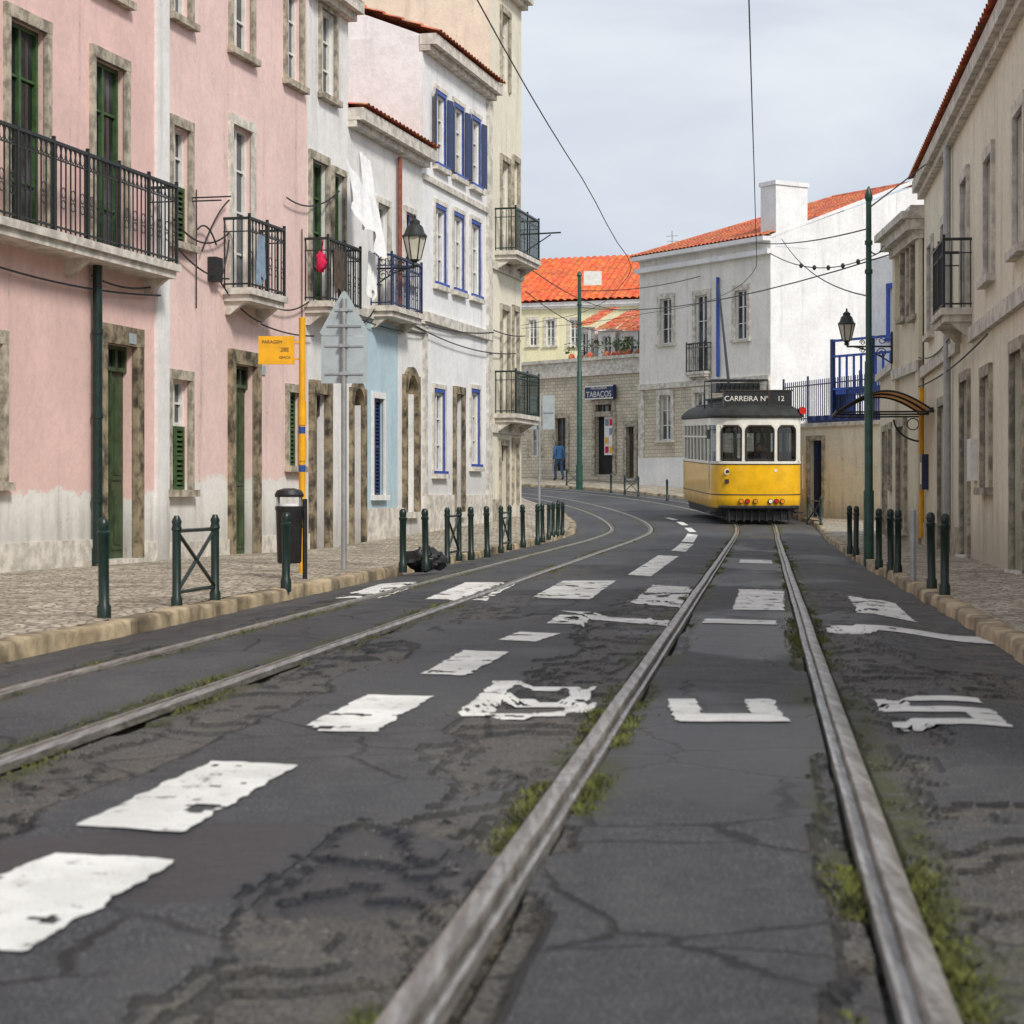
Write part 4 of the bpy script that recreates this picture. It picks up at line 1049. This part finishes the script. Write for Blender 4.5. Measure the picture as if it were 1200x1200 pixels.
def Zy(y, D): return 1+(580-y)*D/FPX
def plate(o, pn, mat, pts, y, t=.012):
    n = len(pts); vs = [(x, y, z) for x, z in pts]+[(x, y+t, z) for x, z in pts]
    fs = [tuple(range(n)), tuple(range(n, 2*n))[::-1]]+[(i, (i+1) % n, n+(i+1) % n, n+i) for i in range(n)]
    o.add(pn, mat, vs, fs)
p = G(403, 668); s = FPX/p.y
o = Obj('traffic_sign')
o.tube('pole', 'steel', [p-Vector((0, 0, .05)), (p.x, p.y, Zy(350, p.y))], .035, 10)
hw = 28/s; D = p.y
z_a, z_s, z_b = Zy(342, D), Zy(391, D), Zy(449, D)
yy = D+.045
plate(o, 'triangle_plate', 'signback', [(p.x-hw+.02, z_s-.02), (p.x+hw-.02, z_s-.02), (p.x+hw+.01, z_s+.02), (p.x+.035, z_a-.01), (p.x, z_a+.02), (p.x-.035, z_a-.01), (p.x-hw-.01, z_s+.02)], yy)
plate(o, 'rectangular_plate', 'signback', [(p.x-hw+.01, z_b), (p.x+hw-.01, z_b), (p.x+hw-.01, z_s-.03), (p.x-hw+.01, z_s-.03)], yy)
for z in (z_b+.12, z_s-.15, z_s+.1, z_s+.3):
    w_ = hw*.8 if z < z_s else hw*(.72 if z < z_s+.2 else .38)
    o.box('bracket', 'steel', p.x-w_, p.x+w_, D+.03, D+.044, z-.012, z+.012); o.box('clamp', 'steel', p.x-.05, p.x+.05, D-.045, D+.04, z-.02, z+.02)
o.finish()
p = G(356, 673); D = p.y; o = Obj('tram_stop_sign')
zt = Zy(372, D); o.tube('pole', 'yellow', [(p.x-.02, D, p.z-.03), (p.x-.02, D, zt)], .038, 12)
for ya, yb in ((500, 508), (545, 553)): o.tube('band', 'bluestripe', [(p.x-.02, D, Zy(yb, D)), (p.x-.02, D, Zy(ya, D))], .0405, 12)
for ya, yb in ((512, 540), (470, 498)): o.tube('band', 'yellow', [(p.x-.02, D, Zy(yb, D)), (p.x-.02, D, Zy(ya, D))], .048, 12)
xa, xb = (303-600)*D/FPX, (345-600)*D/FPX
o.box('plate', 'yellow', xa, xb, D-.02, D+.02, Zy(427, D), Zy(394, D)); o.box('arm', 'yellow', xb, p.x, D-.012, D+.012, Zy(400, D)-.02, Zy(400, D)); o.box('arm', 'yellow', xb, p.x, D-.012, D+.012, Zy(422, D), Zy(422, D)+.02)
o.text('plate_text', 'brown', 'PARAGEM', .055, ((xa+xb)/2-.05, D-.023, Zy(401, D)), (math.pi/2, 0, 0), .001)
o.text('plate_text_small', 'brown', '28E', .07, ((xa+xb)/2+.1, D-.023, Zy(410, D)), (math.pi/2, 0, 0), .001)
o.text('plate_text_lower', 'brown', 'GRACA', .04, ((xa+xb)/2+.1, D-.023, Zy(419, D)), (math.pi/2, 0, 0), .001)
o.finish()
p = G(339, 679); o = Obj('litter_bin'); s = FPX/p.y
o.lathe('body', 'black', p+Vector((0, 0, .18)), [(.12, 0), (.135, .02), (.15, .58), (.158, .6), (.158, .64), (.14, .64)], 20)
o.lathe('lid', 'black', p+Vector((0, 0, .92)), [(.16, 0), (.165, .03), (.14, .075), (.06, .1)], 20)
for t in (.5, 2.6, 3.7, 5.8): o.tube('lid_strut', 'steel', [p+Vector((.145*math.cos(t), .145*math.sin(t), .8)), p+Vector((.145*math.cos(t), .145*math.sin(t), .93))], .012, 6)
o.lathe('inner_liner', 'cloth', p+Vector((0, 0, .8)), [(.13, 0), (.13, .05)], 18)
o.tube('post', 'black', [p+Vector((.17, .05, -.02)), p+Vector((.17, .05, .9))], .028, 8); o.tube('post_bracket', 'black', [p+Vector((.17, .05, .6)), p+Vector((.1, .02, .6))], .02, 6)
o.finish()
p = G(497, 665); o = Obj('rubbish_bag'); o.blob('bag', 'black', p+Vector((0, 0, .10)), .24, .18, .135, 26, .42, 5, 3.5); o.blob('knot', 'black', p+Vector((.05, 0, .23)), .035, .035, .05, 8, .3, 2); o.finish()
p = G(632, 622); D = p.y; o = Obj('traffic_sign'); o.tube('pole', 'steel', [p-Vector((0, 0, .05)), (p.x, D, Zy(462, D))], .03, 8)
for xa, xb in ((619, 634), (636, 650)):
    a_, b_ = (xa-600)*D/FPX, (xb-600)*D/FPX; plate(o, 'plate', 'signback', [(a_, Zy(503, D)), (b_, Zy(503, D)), (b_, Zy(463, D)), (a_, Zy(463, D))], D+.04)
    o.box('bracket', 'steel', a_+.02, b_-.02, D+.025, D+.039, Zy(484, D), Zy(482, D))
o.finish()
def catpole(x, yb, yt, r=.085, mat='dkgreen'):
    p = G(x, yb); D = p.y; zt = Zy(yt, D); o = Obj('tramway_pole')
    o.tube('shaft', mat, [p-Vector((0, 0, .1)), p+Vector((0, 0, 1.0)), p+Vector((0, 0, 1.02)), (p.x, D, p.z+(zt-p.z)*.55), (p.x, D, p.z+(zt-p.z)*.555), (p.x, D, zt)], [r*1.25, r*1.25, r, r*.95, r*.75, r*.65], 12)
    o.lathe('finial', mat, (p.x, D, zt), [(r*.7, 0), (r, .05), (r*.8, .12), (r*.2, .22)], 10)
    for z in (.8, .88): o.tube('collar', mat, [(p.x, D, zt*z), (p.x, D, zt*z+.06)], r*.95, 10)
    return o, p, zt
M['polegreen'] = gm('pole_green_paint', (.018, .075, .055), .4, .3, 7, .1, 40)
o, pR, ztR = catpole(1018, 655, 236, .062, 'polegreen'); o.finish()
o, pF, ztF = catpole(679, 572, 324, .12, 'polegreen')
D = pF.y; a_, b_ = (684-600)*D/FPX, (705-600)*D/FPX
plate(o, 'flag_plate', 'whitepaint', [(a_, Zy(335, D)), (b_, Zy(334, D)), (b_, Zy(318, D)), (a_, Zy(318, D))], D-.1); o.finish()
p = G(1070, 681); o = Obj('steel_post'); o.lathe('steel_post', 'steel', p, [(.035, 0), (.035, .76), (.03, .78), (.01, .79)], 10); o.finish()

def lantern(base, out, length, hl, mat='iron'):
    base = Vector(base); out = Vector(out).normalized(); tip = base+out*length; o = Obj('street_lamp')
    o.tube('arm', mat, [base, tip], .02, 8)
    o.tube('arm', mat, [base-Vector((0, 0, .35)), base+Vector((0, 0, .3))], .025, 6)
    pts = [base+out*(length*.95*t)-Vector((0, 0, .35*(1-t)**1.8)) for t in np.linspace(0, 1, 10)]
    o.tube('scrollwork', mat, pts, .014, 6)
    for c_, r_ in ((.22, .11), (.45, .08), (.65, .06)):
        for sg in (-1, 1):
            cc = base+out*length*c_+Vector((0, 0, sg*(r_+.02)))
            o.tube('scrollwork', mat, [cc+out*(r_*(1-k/22)*math.cos(k*.55))+Vector((0, 0, r_*(1-k/22)*math.sin(k*.55))) for k in range(18)], .010, 5)
    h = hl; z = tip+Vector((0, 0, .02))
    o.lathe('lantern_base', mat, z, [(.03, 0), (.06, .03), (.04, .08*h), (.11*h, .13*h)], 8)
    o.lathe('lantern_glass', 'lampglass', z+Vector((0, 0, .13*h)), [(.11*h, 0), (.21*h, .42*h)], 6)
    for k in range(6):
        t = 2*math.pi*k/6
        o.tube('lantern_frame', mat, [z+Vector((.113*h*math.cos(t), .113*h*math.sin(t), .13*h)), z+Vector((.215*h*math.cos(t), .215*h*math.sin(t), .55*h))], .012, 5)
    o.lathe('lantern_cap', mat, z+Vector((0, 0, .55*h)), [(.235*h, 0), (.235*h, .03*h), (.19*h, .08*h), (.15*h, .20*h), (.10*h, .24*h), (.10*h, .30*h), (.05*h, .34*h), (.02*h, .36*h), (.03*h, .39*h), (.005, .44*h)], 12)
    o.finish()
lantern(FL.pt(U(437), .02, FL.z(437, 315)), (FL.n.x, FL.n.y, 0), .80, 1.0)
lantern(FH.pt(.05, .1, 4.05), (FH.n.x, FH.n.y, 0), .92, .78)
o = Obj('rubbish_bag'); q = G(987, 607); o.blob('bag', 'black', q+Vector((0, 0, .1)), .26, .2, .14, 20, .4, 4, 3); o.finish()

# ------------------------------------------------------------------ overhead wires
o = Obj('overhead_wires')
for off, zw in ((-.18, 7.15), (-3.37, 6.9)):
    tt = np.arange(8, 100, 3.0); p = path(tt, np.full_like(tt, off))
    o.tube('contact_wire', 'wire', [(a, b, zw+Hs(b)*.9-.12*abs(math.sin(b*.16))) for a, b in p], .010, 5)
def span(a, b, s=.2, r=.012): o.tube('span_wire', 'wire', sag(a, b, s), r, 5)
top = Vector((pR.x, pR.y, ztR))
span(Vector((pF.x, pF.y, ztF-1.3)), FH.pt(.3, .2, 5.9), .5, .016)
span(Vector((pF.x, pF.y, ztF-.6)), FW.pt(FW.len*.5, .1, 10.2), .2, .018)
span(FL.pt(U(600), .1, 6.7), FW.pt(.1, .1, 9.2), .5, .014)
span(FL.pt(U(611), .1, 6.0), FW.pt(.1, .1, 8.6), .7, .012)
span(top-Vector((0, 0, .4)), Vector((6.2, 52, 7.4)), .1); span(top-Vector((0, 0, .7)), FH.pt(.2, .3, 6.1), .12)
span(top-Vector((0, 0, .1)), Vector((16, 60, 14)), .1); span(top-Vector((0, 0, 1.4)), (7.9, 60, 8.5), .3)
w1_ = sag(Vector(FH.pt(.1, .3, 6.0)), Vector((6.3, 50, 6.9)), .35, 16)
o.tube('span_wire', 'wire', w1_, .012, 5)
for q in w1_[3:12:2]: o.blob('insulator', 'wire', q, .045, .045, .06, 8)
o.finish()

# ------------------------------------------------------------------ tram
TX, TY, TZ = 6.85, 56.6, Hs(56.6)
M['ty'] = gm('tram_yellow_paint', (.84, .46, .003), .32, .14, 3, .03, 20, 0, .4)
M['tcream'] = gm('tram_cream_paint', (.78, .76, .68), .35, .10, 4, .03, 30, 0, .3)
M['troof'] = gm('tram_roof_canvas', (.022, .024, .020), .75, .45, 4, .2, 20)
M['tframe'] = gm('tram_dark_wood', (.04, .028, .02), .45, .2, 8, .05, 30)
M['lampred'] = gm('red_lens', (.6, .02, .015), .15, .1, 5, 0)
M['lampamb'] = gm('amber_lens', (.75, .25, .02), .15, .1, 5, 0)
M['lampwh'] = gm('headlamp_lens', (.8, .8, .75), .12, .1, 5, 0)
M['seat'] = gm('tram_seat', (.16, .07, .04), .5, .2, 8, .05)
o = Obj('tram')
LEN = 8.3; half = [(0, 0), (.30, .005), (.58, .04), (.85, .13), (1.05, .30), (1.16, .52), (1.22, .85), (1.24, 1.25)]
side = [(1.24, y) for y in np.linspace(1.25, LEN-1.25, 9)[1:-1]]
rear = [(x, LEN-y) for x, y in half[::-1]]
right = half+side+rear
loop = right+[(-x, y) for x, y in right[-2:0:-1]]
def TP(x, y, z): return (TX+x*1.04-.03*y, TY+y, TZ+z*1.01+.03*max(y, 0))
def ring(sx, iny, z):
    k = (LEN/2-iny)/(LEN/2); return [TP(x*sx, LEN/2+(y-LEN/2)*k, z) for x, y in loop]
def loft(pn, mat, levels, cap=True, capb=False):
    n = len(loop); vs = []
    for sx, iny, z in levels: vs += ring(sx, iny, z)
    fs = [(i*n+k, i*n+(k+1) % n, (i+1)*n+(k+1) % n, (i+1)*n+k) for i in range(len(levels)-1) for k in range(n)]
    if cap: fs.append(tuple((len(levels)-1)*n+k for k in range(n)))
    if capb: fs.append(tuple(range(n))[::-1])
    o.add(pn, mat, vs, fs)
loft('lower_body', 'ty', [(.95, .05, .44), (.985, .01, .52), (1, 0, .7), (1, 0, 1.66)], False, True)
loft('belt_rail', 'tcream', [(1.0, 0, 1.66), (1.014, -.02, 1.665), (1.014, -.02, 1.715), (1.0, 0, 1.73), (.93, .1, 1.73)], False)
loft('trim_line', 'tframe', [(1.003, -.004, .80), (1.006, -.006, .805), (1.006, -.006, .825), (1.003, -.004, .83)], False)
loft('trim_line', 'tframe', [(1.003, -.004, 1.63), (1.006, -.006, 1.635), (1.006, -.006, 1.648), (1.003, -.004, 1.65)], False)
loft('floor', 'tframe', [(.93, .1, .82), (.93, .1, .84)])
loft('glazing', 'tglass', [(.97, .04, 1.73), (.97, .04, 2.80)], False)
loft('letterboard', 'tcream', [(.96, .05, 2.72), (1.0, 0, 2.73), (1.0, 0, 2.93)], False)
loft('ceiling', 'tcream', [(.95, .06, 2.86), (.95, .06, 2.88)])
loft('roof', 'troof', [(1.0, 0, 2.92), (1.05, -.06, 2.94), (1.055, -.07, 2.99), (1.02, -.02, 3.07), (.93, .12, 3.19), (.80, .32, 3.28), (.62, .6, 3.35), (.4, 1.0, 3.39)])
loft('skirt', 'black', [(.86, .25, .2), (.90, .12, .44)], False)
def opoint(s):
    xs = [p[0] for p in half]; ys = [p[1] for p in half]; return np.interp(abs(s), xs, ys)
def pillar(x, y, w=.05, d=.05, mat='tcream', z0=1.73, z1=2.74):
    c = [TP(x-w, y-d, z0), TP(x+w, y-d, z0), TP(x+w, y+d, z0), TP(x-w, y+d, z0), TP(x-w, y-d, z1), TP(x+w, y-d, z1), TP(x+w, y+d, z1), TP(x-w, y+d, z1)]
    o.hexa('pillars', mat, c)
for yb in (0, 1):
    for x in (-.43, .43): pillar(x, opoint(x)+.03 if not yb else LEN-opoint(x)-.03, .05, .04)
    for x in (-1.05, 1.05): pillar(x, .33 if not yb else LEN-.33, .07, .06)
    for x in (-1.2, 1.2): pillar(x, 1.2 if not yb else LEN-1.2, .035, .09)
for y in np.linspace(1.2, LEN-1.2, 8)[1:-1]:
    for x in (-1.21, 1.21): pillar(x, y, .03, .06)
for x in (-1.22, 1.22):
    o.hexa('sash_rail', 'tcream', [TP(x-.015, 1.2, 2.38), TP(x+.015, 1.2, 2.38), TP(x+.015, LEN-1.2, 2.38), TP(x-.015, LEN-1.2, 2.38), TP(x-.015, 1.2, 2.43), TP(x+.015, 1.2, 2.43), TP(x+.015, LEN-1.2, 2.43), TP(x-.015, LEN-1.2, 2.43)])
for (xa, xb) in ((-.98, -.49), (-.37, .37), (.49, .98)):
    z0, z1 = 1.77, 2.70; r = .14
    fr = [(xa, z0), (xb, z0)]
    for cx, cz, t0, t1 in ((xb-r, z1-r, 0, math.pi/2), (xa+r, z1-r, math.pi/2, math.pi)):
        for t in np.linspace(t0, t1, 6): fr.append((cx+r*math.cos(t), cz+r*math.sin(t)))
    fr.append((xa, z0))
    o.tube('front_window_frames', 'tframe', [TP(x, opoint(x)-.005, z) for x, z in fr], .03, 6, False)
    for (cx, sg) in ((xa, 1), (xb, -1)):
        vs = [TP(cx-sg*.03, opoint(cx)-.004, z1+.04)]+[TP(cx+sg*(r-r*math.cos(t)), opoint(cx)-.004, z1-r+r*math.sin(t)) for t in np.linspace(0, math.pi/2, 6)]
        o.add('front_window_corners', 'tcream', vs, [(0, k, k+1) for k in range(1, 6)])
for y in (1.45, LEN-1.45):
    for x0, x1 in ((-1.15, -.45), (.45, 1.15)):
        o.hexa('bulkhead', 'tframe', [TP(x0, y, .84), TP(x1, y, .84), TP(x1, y+.05, .84), TP(x0, y+.05, .84), TP(x0, y, 1.85), TP(x1, y, 1.85), TP(x1, y+.05, 1.85), TP(x0, y+.05, 1.85)])
    for x in (-.45, .45, -.85, .85): pillar(x, y, .035, .03, 'tframe', .84, 2.86)
    o.hexa('bulkhead', 'tframe', [TP(-1.15, y, 2.5), TP(1.15, y, 2.5), TP(1.15, y+.05, 2.5), TP(-1.15, y+.05, 2.5), TP(-1.15, y, 2.86), TP(1.15, y, 2.86), TP(1.15, y+.05, 2.86), TP(-1.15, y+.05, 2.86)])
for y in np.arange(2.0, LEN-2, .85):
    for x in (-.75, .75):
        o.hexa('seats', 'seat', [TP(x-.35, y, 1.2), TP(x+.35, y, 1.2), TP(x+.35, y+.08, 1.2), TP(x-.35, y+.08, 1.2), TP(x-.35, y+.1, 1.95), TP(x+.35, y+.1, 1.95), TP(x+.35, y+.16, 1.95), TP(x-.35, y+.16, 1.95)])
c = Vector(TP(.12, .95, 1.35))
o.lathe('driver_torso', 'navy', c, [(.14, -.3), (.20, 0), (.23, .32), (.20, .48), (.09, .56), (.06, .6)], 14, .6)
M['skin'] = gm('skin', (.45, .26, .18), .6, .1, 8, .03)
M['hair'] = gm('dark_hair', (.03, .02, .015), .7, .2, 20, .1)
o.blob('driver_head', 'skin', c+Vector((0, 0, .74)), .085, .1, .13, 12); o.blob('driver_hair', 'hair', c+Vector((0, .025, .79)), .09, .1, .1, 12)
o.tube('controller', 'black', [TP(-.35, .5, .85), TP(-.35, .5, 1.75)], .12, 10)
def tb(pn, mat, x0, x1, y0, y1, z0, z1): o.hexa(pn, mat, [TP(x0, y0, z0), TP(x1, y0, z0), TP(x1, y1, z0), TP(x0, y1, z0), TP(x0, y0, z1), TP(x1, y0, z1), TP(x1, y1, z1), TP(x0, y1, z1)])
tb('clerestory', 'troof', -.55, .55, 1.3, LEN-1.3, 3.3, 3.5); tb('clerestory', 'troof', -.62, .62, 1.2, LEN-1.2, 3.5, 3.55)
tb('destination_box', 'black', -.90, .90, .42, .72, 3.24, 3.66)
tb('destination_box_frame', 'tframe', -.95, .95, .40, .74, 3.66, 3.70); tb('destination_box_frame', 'tframe', -.95, .95, .40, .74, 3.20, 3.24); tb('destination_box_frame', 'tframe', .28, .33, .40, .42, 3.24, 3.66)
o.text('destination_text', 'tcream', 'CARREIRA N\u00ba', .205, TP(-.30, .41, 3.45), (math.pi/2, 0, 0), .002)
o.text('route_number', 'tcream', '12', .2, TP(.62, .41, 3.45), (math.pi/2, 0, 0), .002)
tb('resistor_box', 'black', -.95, .25, 1.7, 2.9, 3.66, 3.92)
for k in range(10): tb('resistor_fins', 'iron', -.93+k*.125, -.90+k*.125, 1.66, 1.70, 3.66, 3.90)
for y in (1.5, 3.1):
    o.tube('roof_rack', 'iron', [TP(-1.1, y, 3.2), TP(-1.1, y, 4.0), TP(.42, y, 4.0), TP(.42, y, 3.4)], .025, 6)
for x in (-1.1, -.72, -.34, .04, .42): o.tube('roof_rack', 'iron', [TP(x, 1.4, 4.0), TP(x, 3.2, 4.0)], .018, 5)
for sx in (-1, 1):
    for k in range(9): o.tube('roof_slats', 'iron', [TP(sx*(.72), 1.4+k*.7, 3.36), TP(sx*1.0, 1.4+k*.7, 3.24)], .012, 4)
    o.tube('roof_slats', 'iron', [TP(sx*.86, 1.2, 3.34), TP(sx*.86, LEN-1.2, 3.34)], .02, 5)
o.tube('trolley_pole', 'iron', [TP(-.35, 3.6, 3.6), TP(-.35, 3.6, 3.9)], .08, 8); o.tube('trolley_pole', 'iron', [TP(-.35, 3.6, 3.9), TP(-.02, 8.6, 7.2)], [.05, .028], 6)
def disc(pn, mat, x, z, r, dy=.0, t=.05):
    y = float(opoint(x)); o.tube(pn, mat, [TP(x, y-.0-dy, z), TP(x, y-t-dy, z)], r, 14)
for x, mt in ((-.5, 'lampamb'), (-.33, 'lampred'), (-.12, 'lampamb'), (.28, 'lampwh'), (.44, 'lampred'), (.6, 'lampamb')):
    disc('lamp_rim', 'tframe', x, .64, .07, 0, .045); disc('lamp_lens', mt, x, .64, .052, .045, .02)
disc('emblem', 'tcream', -.85, 1.45, .085, 0, .015); disc('emblem_core', 'tframe', -.85, 1.45, .05, .015, .008)
disc('emblem', 'lampwh', .42, 1.48, .045, 0, .015)
tb('fleet_number', 'tframe', -.92, -.78, .115, .13, 1.12, 1.24)
o.tube('red_signal_lamp', 'lampred', [TP(1.19, .35, 3.12), TP(1.19, .27, 3.12)], .10, 14); o.tube('signal_lamp_body', 'black', [TP(1.19, .5, 3.12), TP(1.19, .34, 3.12)], .11, 14)
o.tube('bumper', 'black', [TP(x, float(opoint(x))-.05, .47) for x in np.linspace(-1.05, 1.05, 15)], .055, 8)
tb('lifeguard', 'black', -.85, .85, .18, .26, .12, .36)
for x in np.linspace(-.8, .8, 9): tb('lifeguard_slats', 'iron', x-.02, x+.02, .12, .18, .08, .40)
for y in (2.6, 5.7):
    tb('truck_frame', 'black', -.85, -.7, y-.9, y+.9, .25, .42); tb('truck_frame', 'black', .7, .85, y-.9, y+.9, .25, .42)
    for x in (-.5, .5): o.tube('wheels', 'black', [TP(x-.05, y, .33), TP(x+.05, y, .33)], .33, 18)
    o.tube('axle', 'iron', [TP(-.6, y, .33), TP(.6, y, .33)], .05, 8)
tb('underframe', 'black', -.9, .9, 1.2, LEN-1.2, .38, .46)
for x in (-1.26, 1.26):
    o.tube('grab_handle', 'steel', [TP(x, .75, .95), TP(x, .75, 1.9)], .015, 6)
    tb('step', 'black', min(x, x*.85), max(x, x*.85), .65, 1.2, .28, .32)
o.tube('wiper', 'iron', [TP(.0, -.03, 2.7), TP(.18, -.04, 2.1)], .012, 5)
o.tube('mirror_arm', 'iron', [TP(-1.1, .4, 2.6), TP(-1.32, .25, 2.6)], .012, 5); tb('mirror', 'black', -1.38, -1.28, .22, .26, 2.35, 2.6)
o.finish()

# ------------------------------------------------------------------ person
def person(loc, height=1.9, yaw=0.0):
    k = height/1.75
    J = {'pelvis': (0, 0, .95), 'belly': (0, .01, 1.08), 'chest': (0, .02, 1.28), 'neck': (0, .0, 1.46), 'head': (0, .01, 1.56), 'top': (0, .0, 1.69),
         'shL': (-.17, 0, 1.41), 'elL': (-.24, -.06, 1.13), 'wrL': (-.21, .10, .93), 'haL': (-.2, .14, .87),
         'shR': (.17, 0, 1.41), 'elR': (.25, -.04, 1.14), 'wrR': (.23, .06, .90), 'haR': (.22, .1, .84),
         'hipL': (-.09, 0, .9), 'knL': (-.11, .14, .5), 'anL': (-.10, .10, .09), 'toL': (-.11, .28, .035),
         'hipR': (.09, 0, .9), 'knR': (.10, -.03, .49), 'anR': (.09, -.24, .13), 'toR': (.09, -.08, .035)}
    Rr = {'pelvis': .145, 'belly': .135, 'chest': .165, 'neck': .058, 'head': .092, 'top': .075, 'shL': .075, 'elL': .056, 'wrL': .045, 'haL': .036,
          'hipL': .10, 'knL': .07, 'anL': .058, 'toL': .04}
    E = [('pelvis', 'belly'), ('belly', 'chest'), ('chest', 'neck'), ('neck', 'head'), ('head', 'top'), ('chest', 'shL'), ('shL', 'elL'), ('elL', 'wrL'), ('wrL', 'haL'),
         ('chest', 'shR'), ('shR', 'elR'), ('elR', 'wrR'), ('wrR', 'haR'), ('pelvis', 'hipL'), ('hipL', 'knL'), ('knL', 'anL'), ('anL', 'toL'), ('pelvis', 'hipR'), ('hipR', 'knR'), ('knR', 'anR'), ('anR', 'toR')]
    names = list(J); me = bpy.data.meshes.new('body'); me.from_pydata([J[n] for n in names], [(names.index(a), names.index(b)) for a, b in E], [])
    ob = bpy.data.objects.new('body', me); scene.collection.objects.link(ob)
    md = ob.modifiers.new('Skin', 'SKIN'); sv = me.skin_vertices[0].data
    for i, n in enumerate(names):
        r = Rr.get(n) or Rr.get(n[:-1]+'L'); sv[i].radius = (r, r*(.72 if n in ('pelvis', 'belly', 'chest') else 1)); sv[i].use_root = (n == 'pelvis')
    sb = ob.modifiers.new('Sub', 'SUBSURF'); sb.levels = 2; sb.render_levels = 2
    dg = bpy.context.evaluated_depsgraph_get(); m2 = bpy.data.meshes.new_from_object(ob.evaluated_get(dg))
    bpy.data.objects.remove(ob)
    for nme in ('jeans', 'jacket', 'skin', 'hair', 'black'):
        if nme not in M:
            M[nme] = gm(nme, {'jeans': (.04, .07, .14), 'jacket': (.05, .14, .32)}[nme], .85, .3, 10, .2, 30)
        m2.materials.append(M[nme])
    for p in m2.polygons:
        c = p.center
        if c.z < .10: i = 4
        elif c.z < .93 and abs(c.x) < .18: i = 0
        elif c.z < .93: i = 2 if c.z < .91 and abs(c.x) > .17 else 1
        elif c.z < 1.47: i = 1
        elif c.z > 1.60 or c.y < .02: i = 3
        else: i = 2
        p.material_index = i; p.use_smooth = True
    e = bpy.data.objects.new('pedestrian', None); scene.collection.objects.link(e)
    ob = bpy.data.objects.new('body', m2); scene.collection.objects.link(ob); ob.parent = e
    hd = Obj('x')
    for sg in (-1, 1):
        base = Vector((sg*.21, .12, .87))
        for f in range(4):
            a = base+Vector(((f-1.5)*.006, (f-1.5)*.018, -.03)); hd.tube('fingers', 'skin', [a, a+Vector((0, .004, -.035)), a+Vector((-sg*.012, .01, -.07+abs(f-1.5)*.008))], [.009, .008, .006], 6)
        a = base+Vector((-sg*.02, .03, -.005)); hd.tube('fingers', 'skin', [a, a+Vector((-sg*.01, .02, -.045))], [.011, .008], 6)
        hd.blob('ears', 'skin', (sg*.088, .01, 1.58), .014, .022, .032, 8)
    hd.blob('nose', 'skin', (0, .105, 1.57), .014, .022, .024, 8)
    hd.tube('jacket_hem', 'jacket', [(.17*math.cos(t), .12*math.sin(t)+.0, .93) for t in np.linspace(0, 6.28, 16)], .025, 6, False)
    for (pn, mat), (vs, fs) in hd.parts.items():
        m3 = bpy.data.meshes.new(pn); m3.from_pydata(vs, [], fs); m3.materials.append(M[mat]); q = bpy.data.objects.new(pn, m3); scene.collection.objects.link(q); q.parent = e
    e.location = loc; e.scale = (k, k, k); e.rotation_euler = (0, 0, yaw)
pp = G(655, 563, .07); person(pp, 1.92, math.radians(25))

# ------------------------------------------------------------------ light, sky, camera
w = bpy.data.worlds.new('World'); scene.world = w; w.use_nodes = True; nt = w.node_tree
bg = nt.nodes['Background']; bg.inputs[1].default_value = .11
EL, AZ = math.radians(42), math.radians(148)
sk = nt.nodes.new('ShaderNodeTexSky'); sk.sky_type = 'NISHITA'; sk.sun_disc = False; sk.sun_elevation = EL; sk.sun_rotation = AZ; sk.dust_density = 3
tc = nt.nodes.new('ShaderNodeTexCoord'); mp = mapping(nt, tc.outputs['Generated'], (1, 1, 3.2))
cl = nz(nt, mp, 2.6, 5, .55, .3)
cc = mixc(nt, rmp(nt, cl, .35, .7), (5.7, 6.3, 7.3), (8.2, 8.5, 8.9))
c = mixc(nt, .88, sk.outputs[0], cc); nt.links.new(c, bg.inputs[0])
sun = bpy.data.lights.new('sun', 'SUN'); sun.energy = 2.9; sun.angle = math.radians(11); sun.color = (1, .955, .88)
so = bpy.data.objects.new('sun', sun); scene.collection.objects.link(so)
d = Vector((math.sin(AZ)*math.cos(EL), math.cos(AZ)*math.cos(EL), math.sin(EL))); so.rotation_euler = d.to_track_quat('Z', 'Y').to_euler()
cam = bpy.data.cameras.new('camera'); co = bpy.data.objects.new('camera', cam); scene.collection.objects.link(co)
co.location = (0, 0, 1); co.rotation_euler = (math.pi/2, 0, 0); cam.lens = 72; cam.sensor_width = 36; cam.shift_y = -20/1200; cam.clip_end = 5000; cam.clip_start = .1
cam.dof.use_dof = True; cam.dof.focus_distance = 45; cam.dof.aperture_fstop = 5.6
scene.camera = co
scene.view_settings.view_transform = 'Standard'; scene.view_settings.look = 'None'; scene.view_settings.exposure = 0
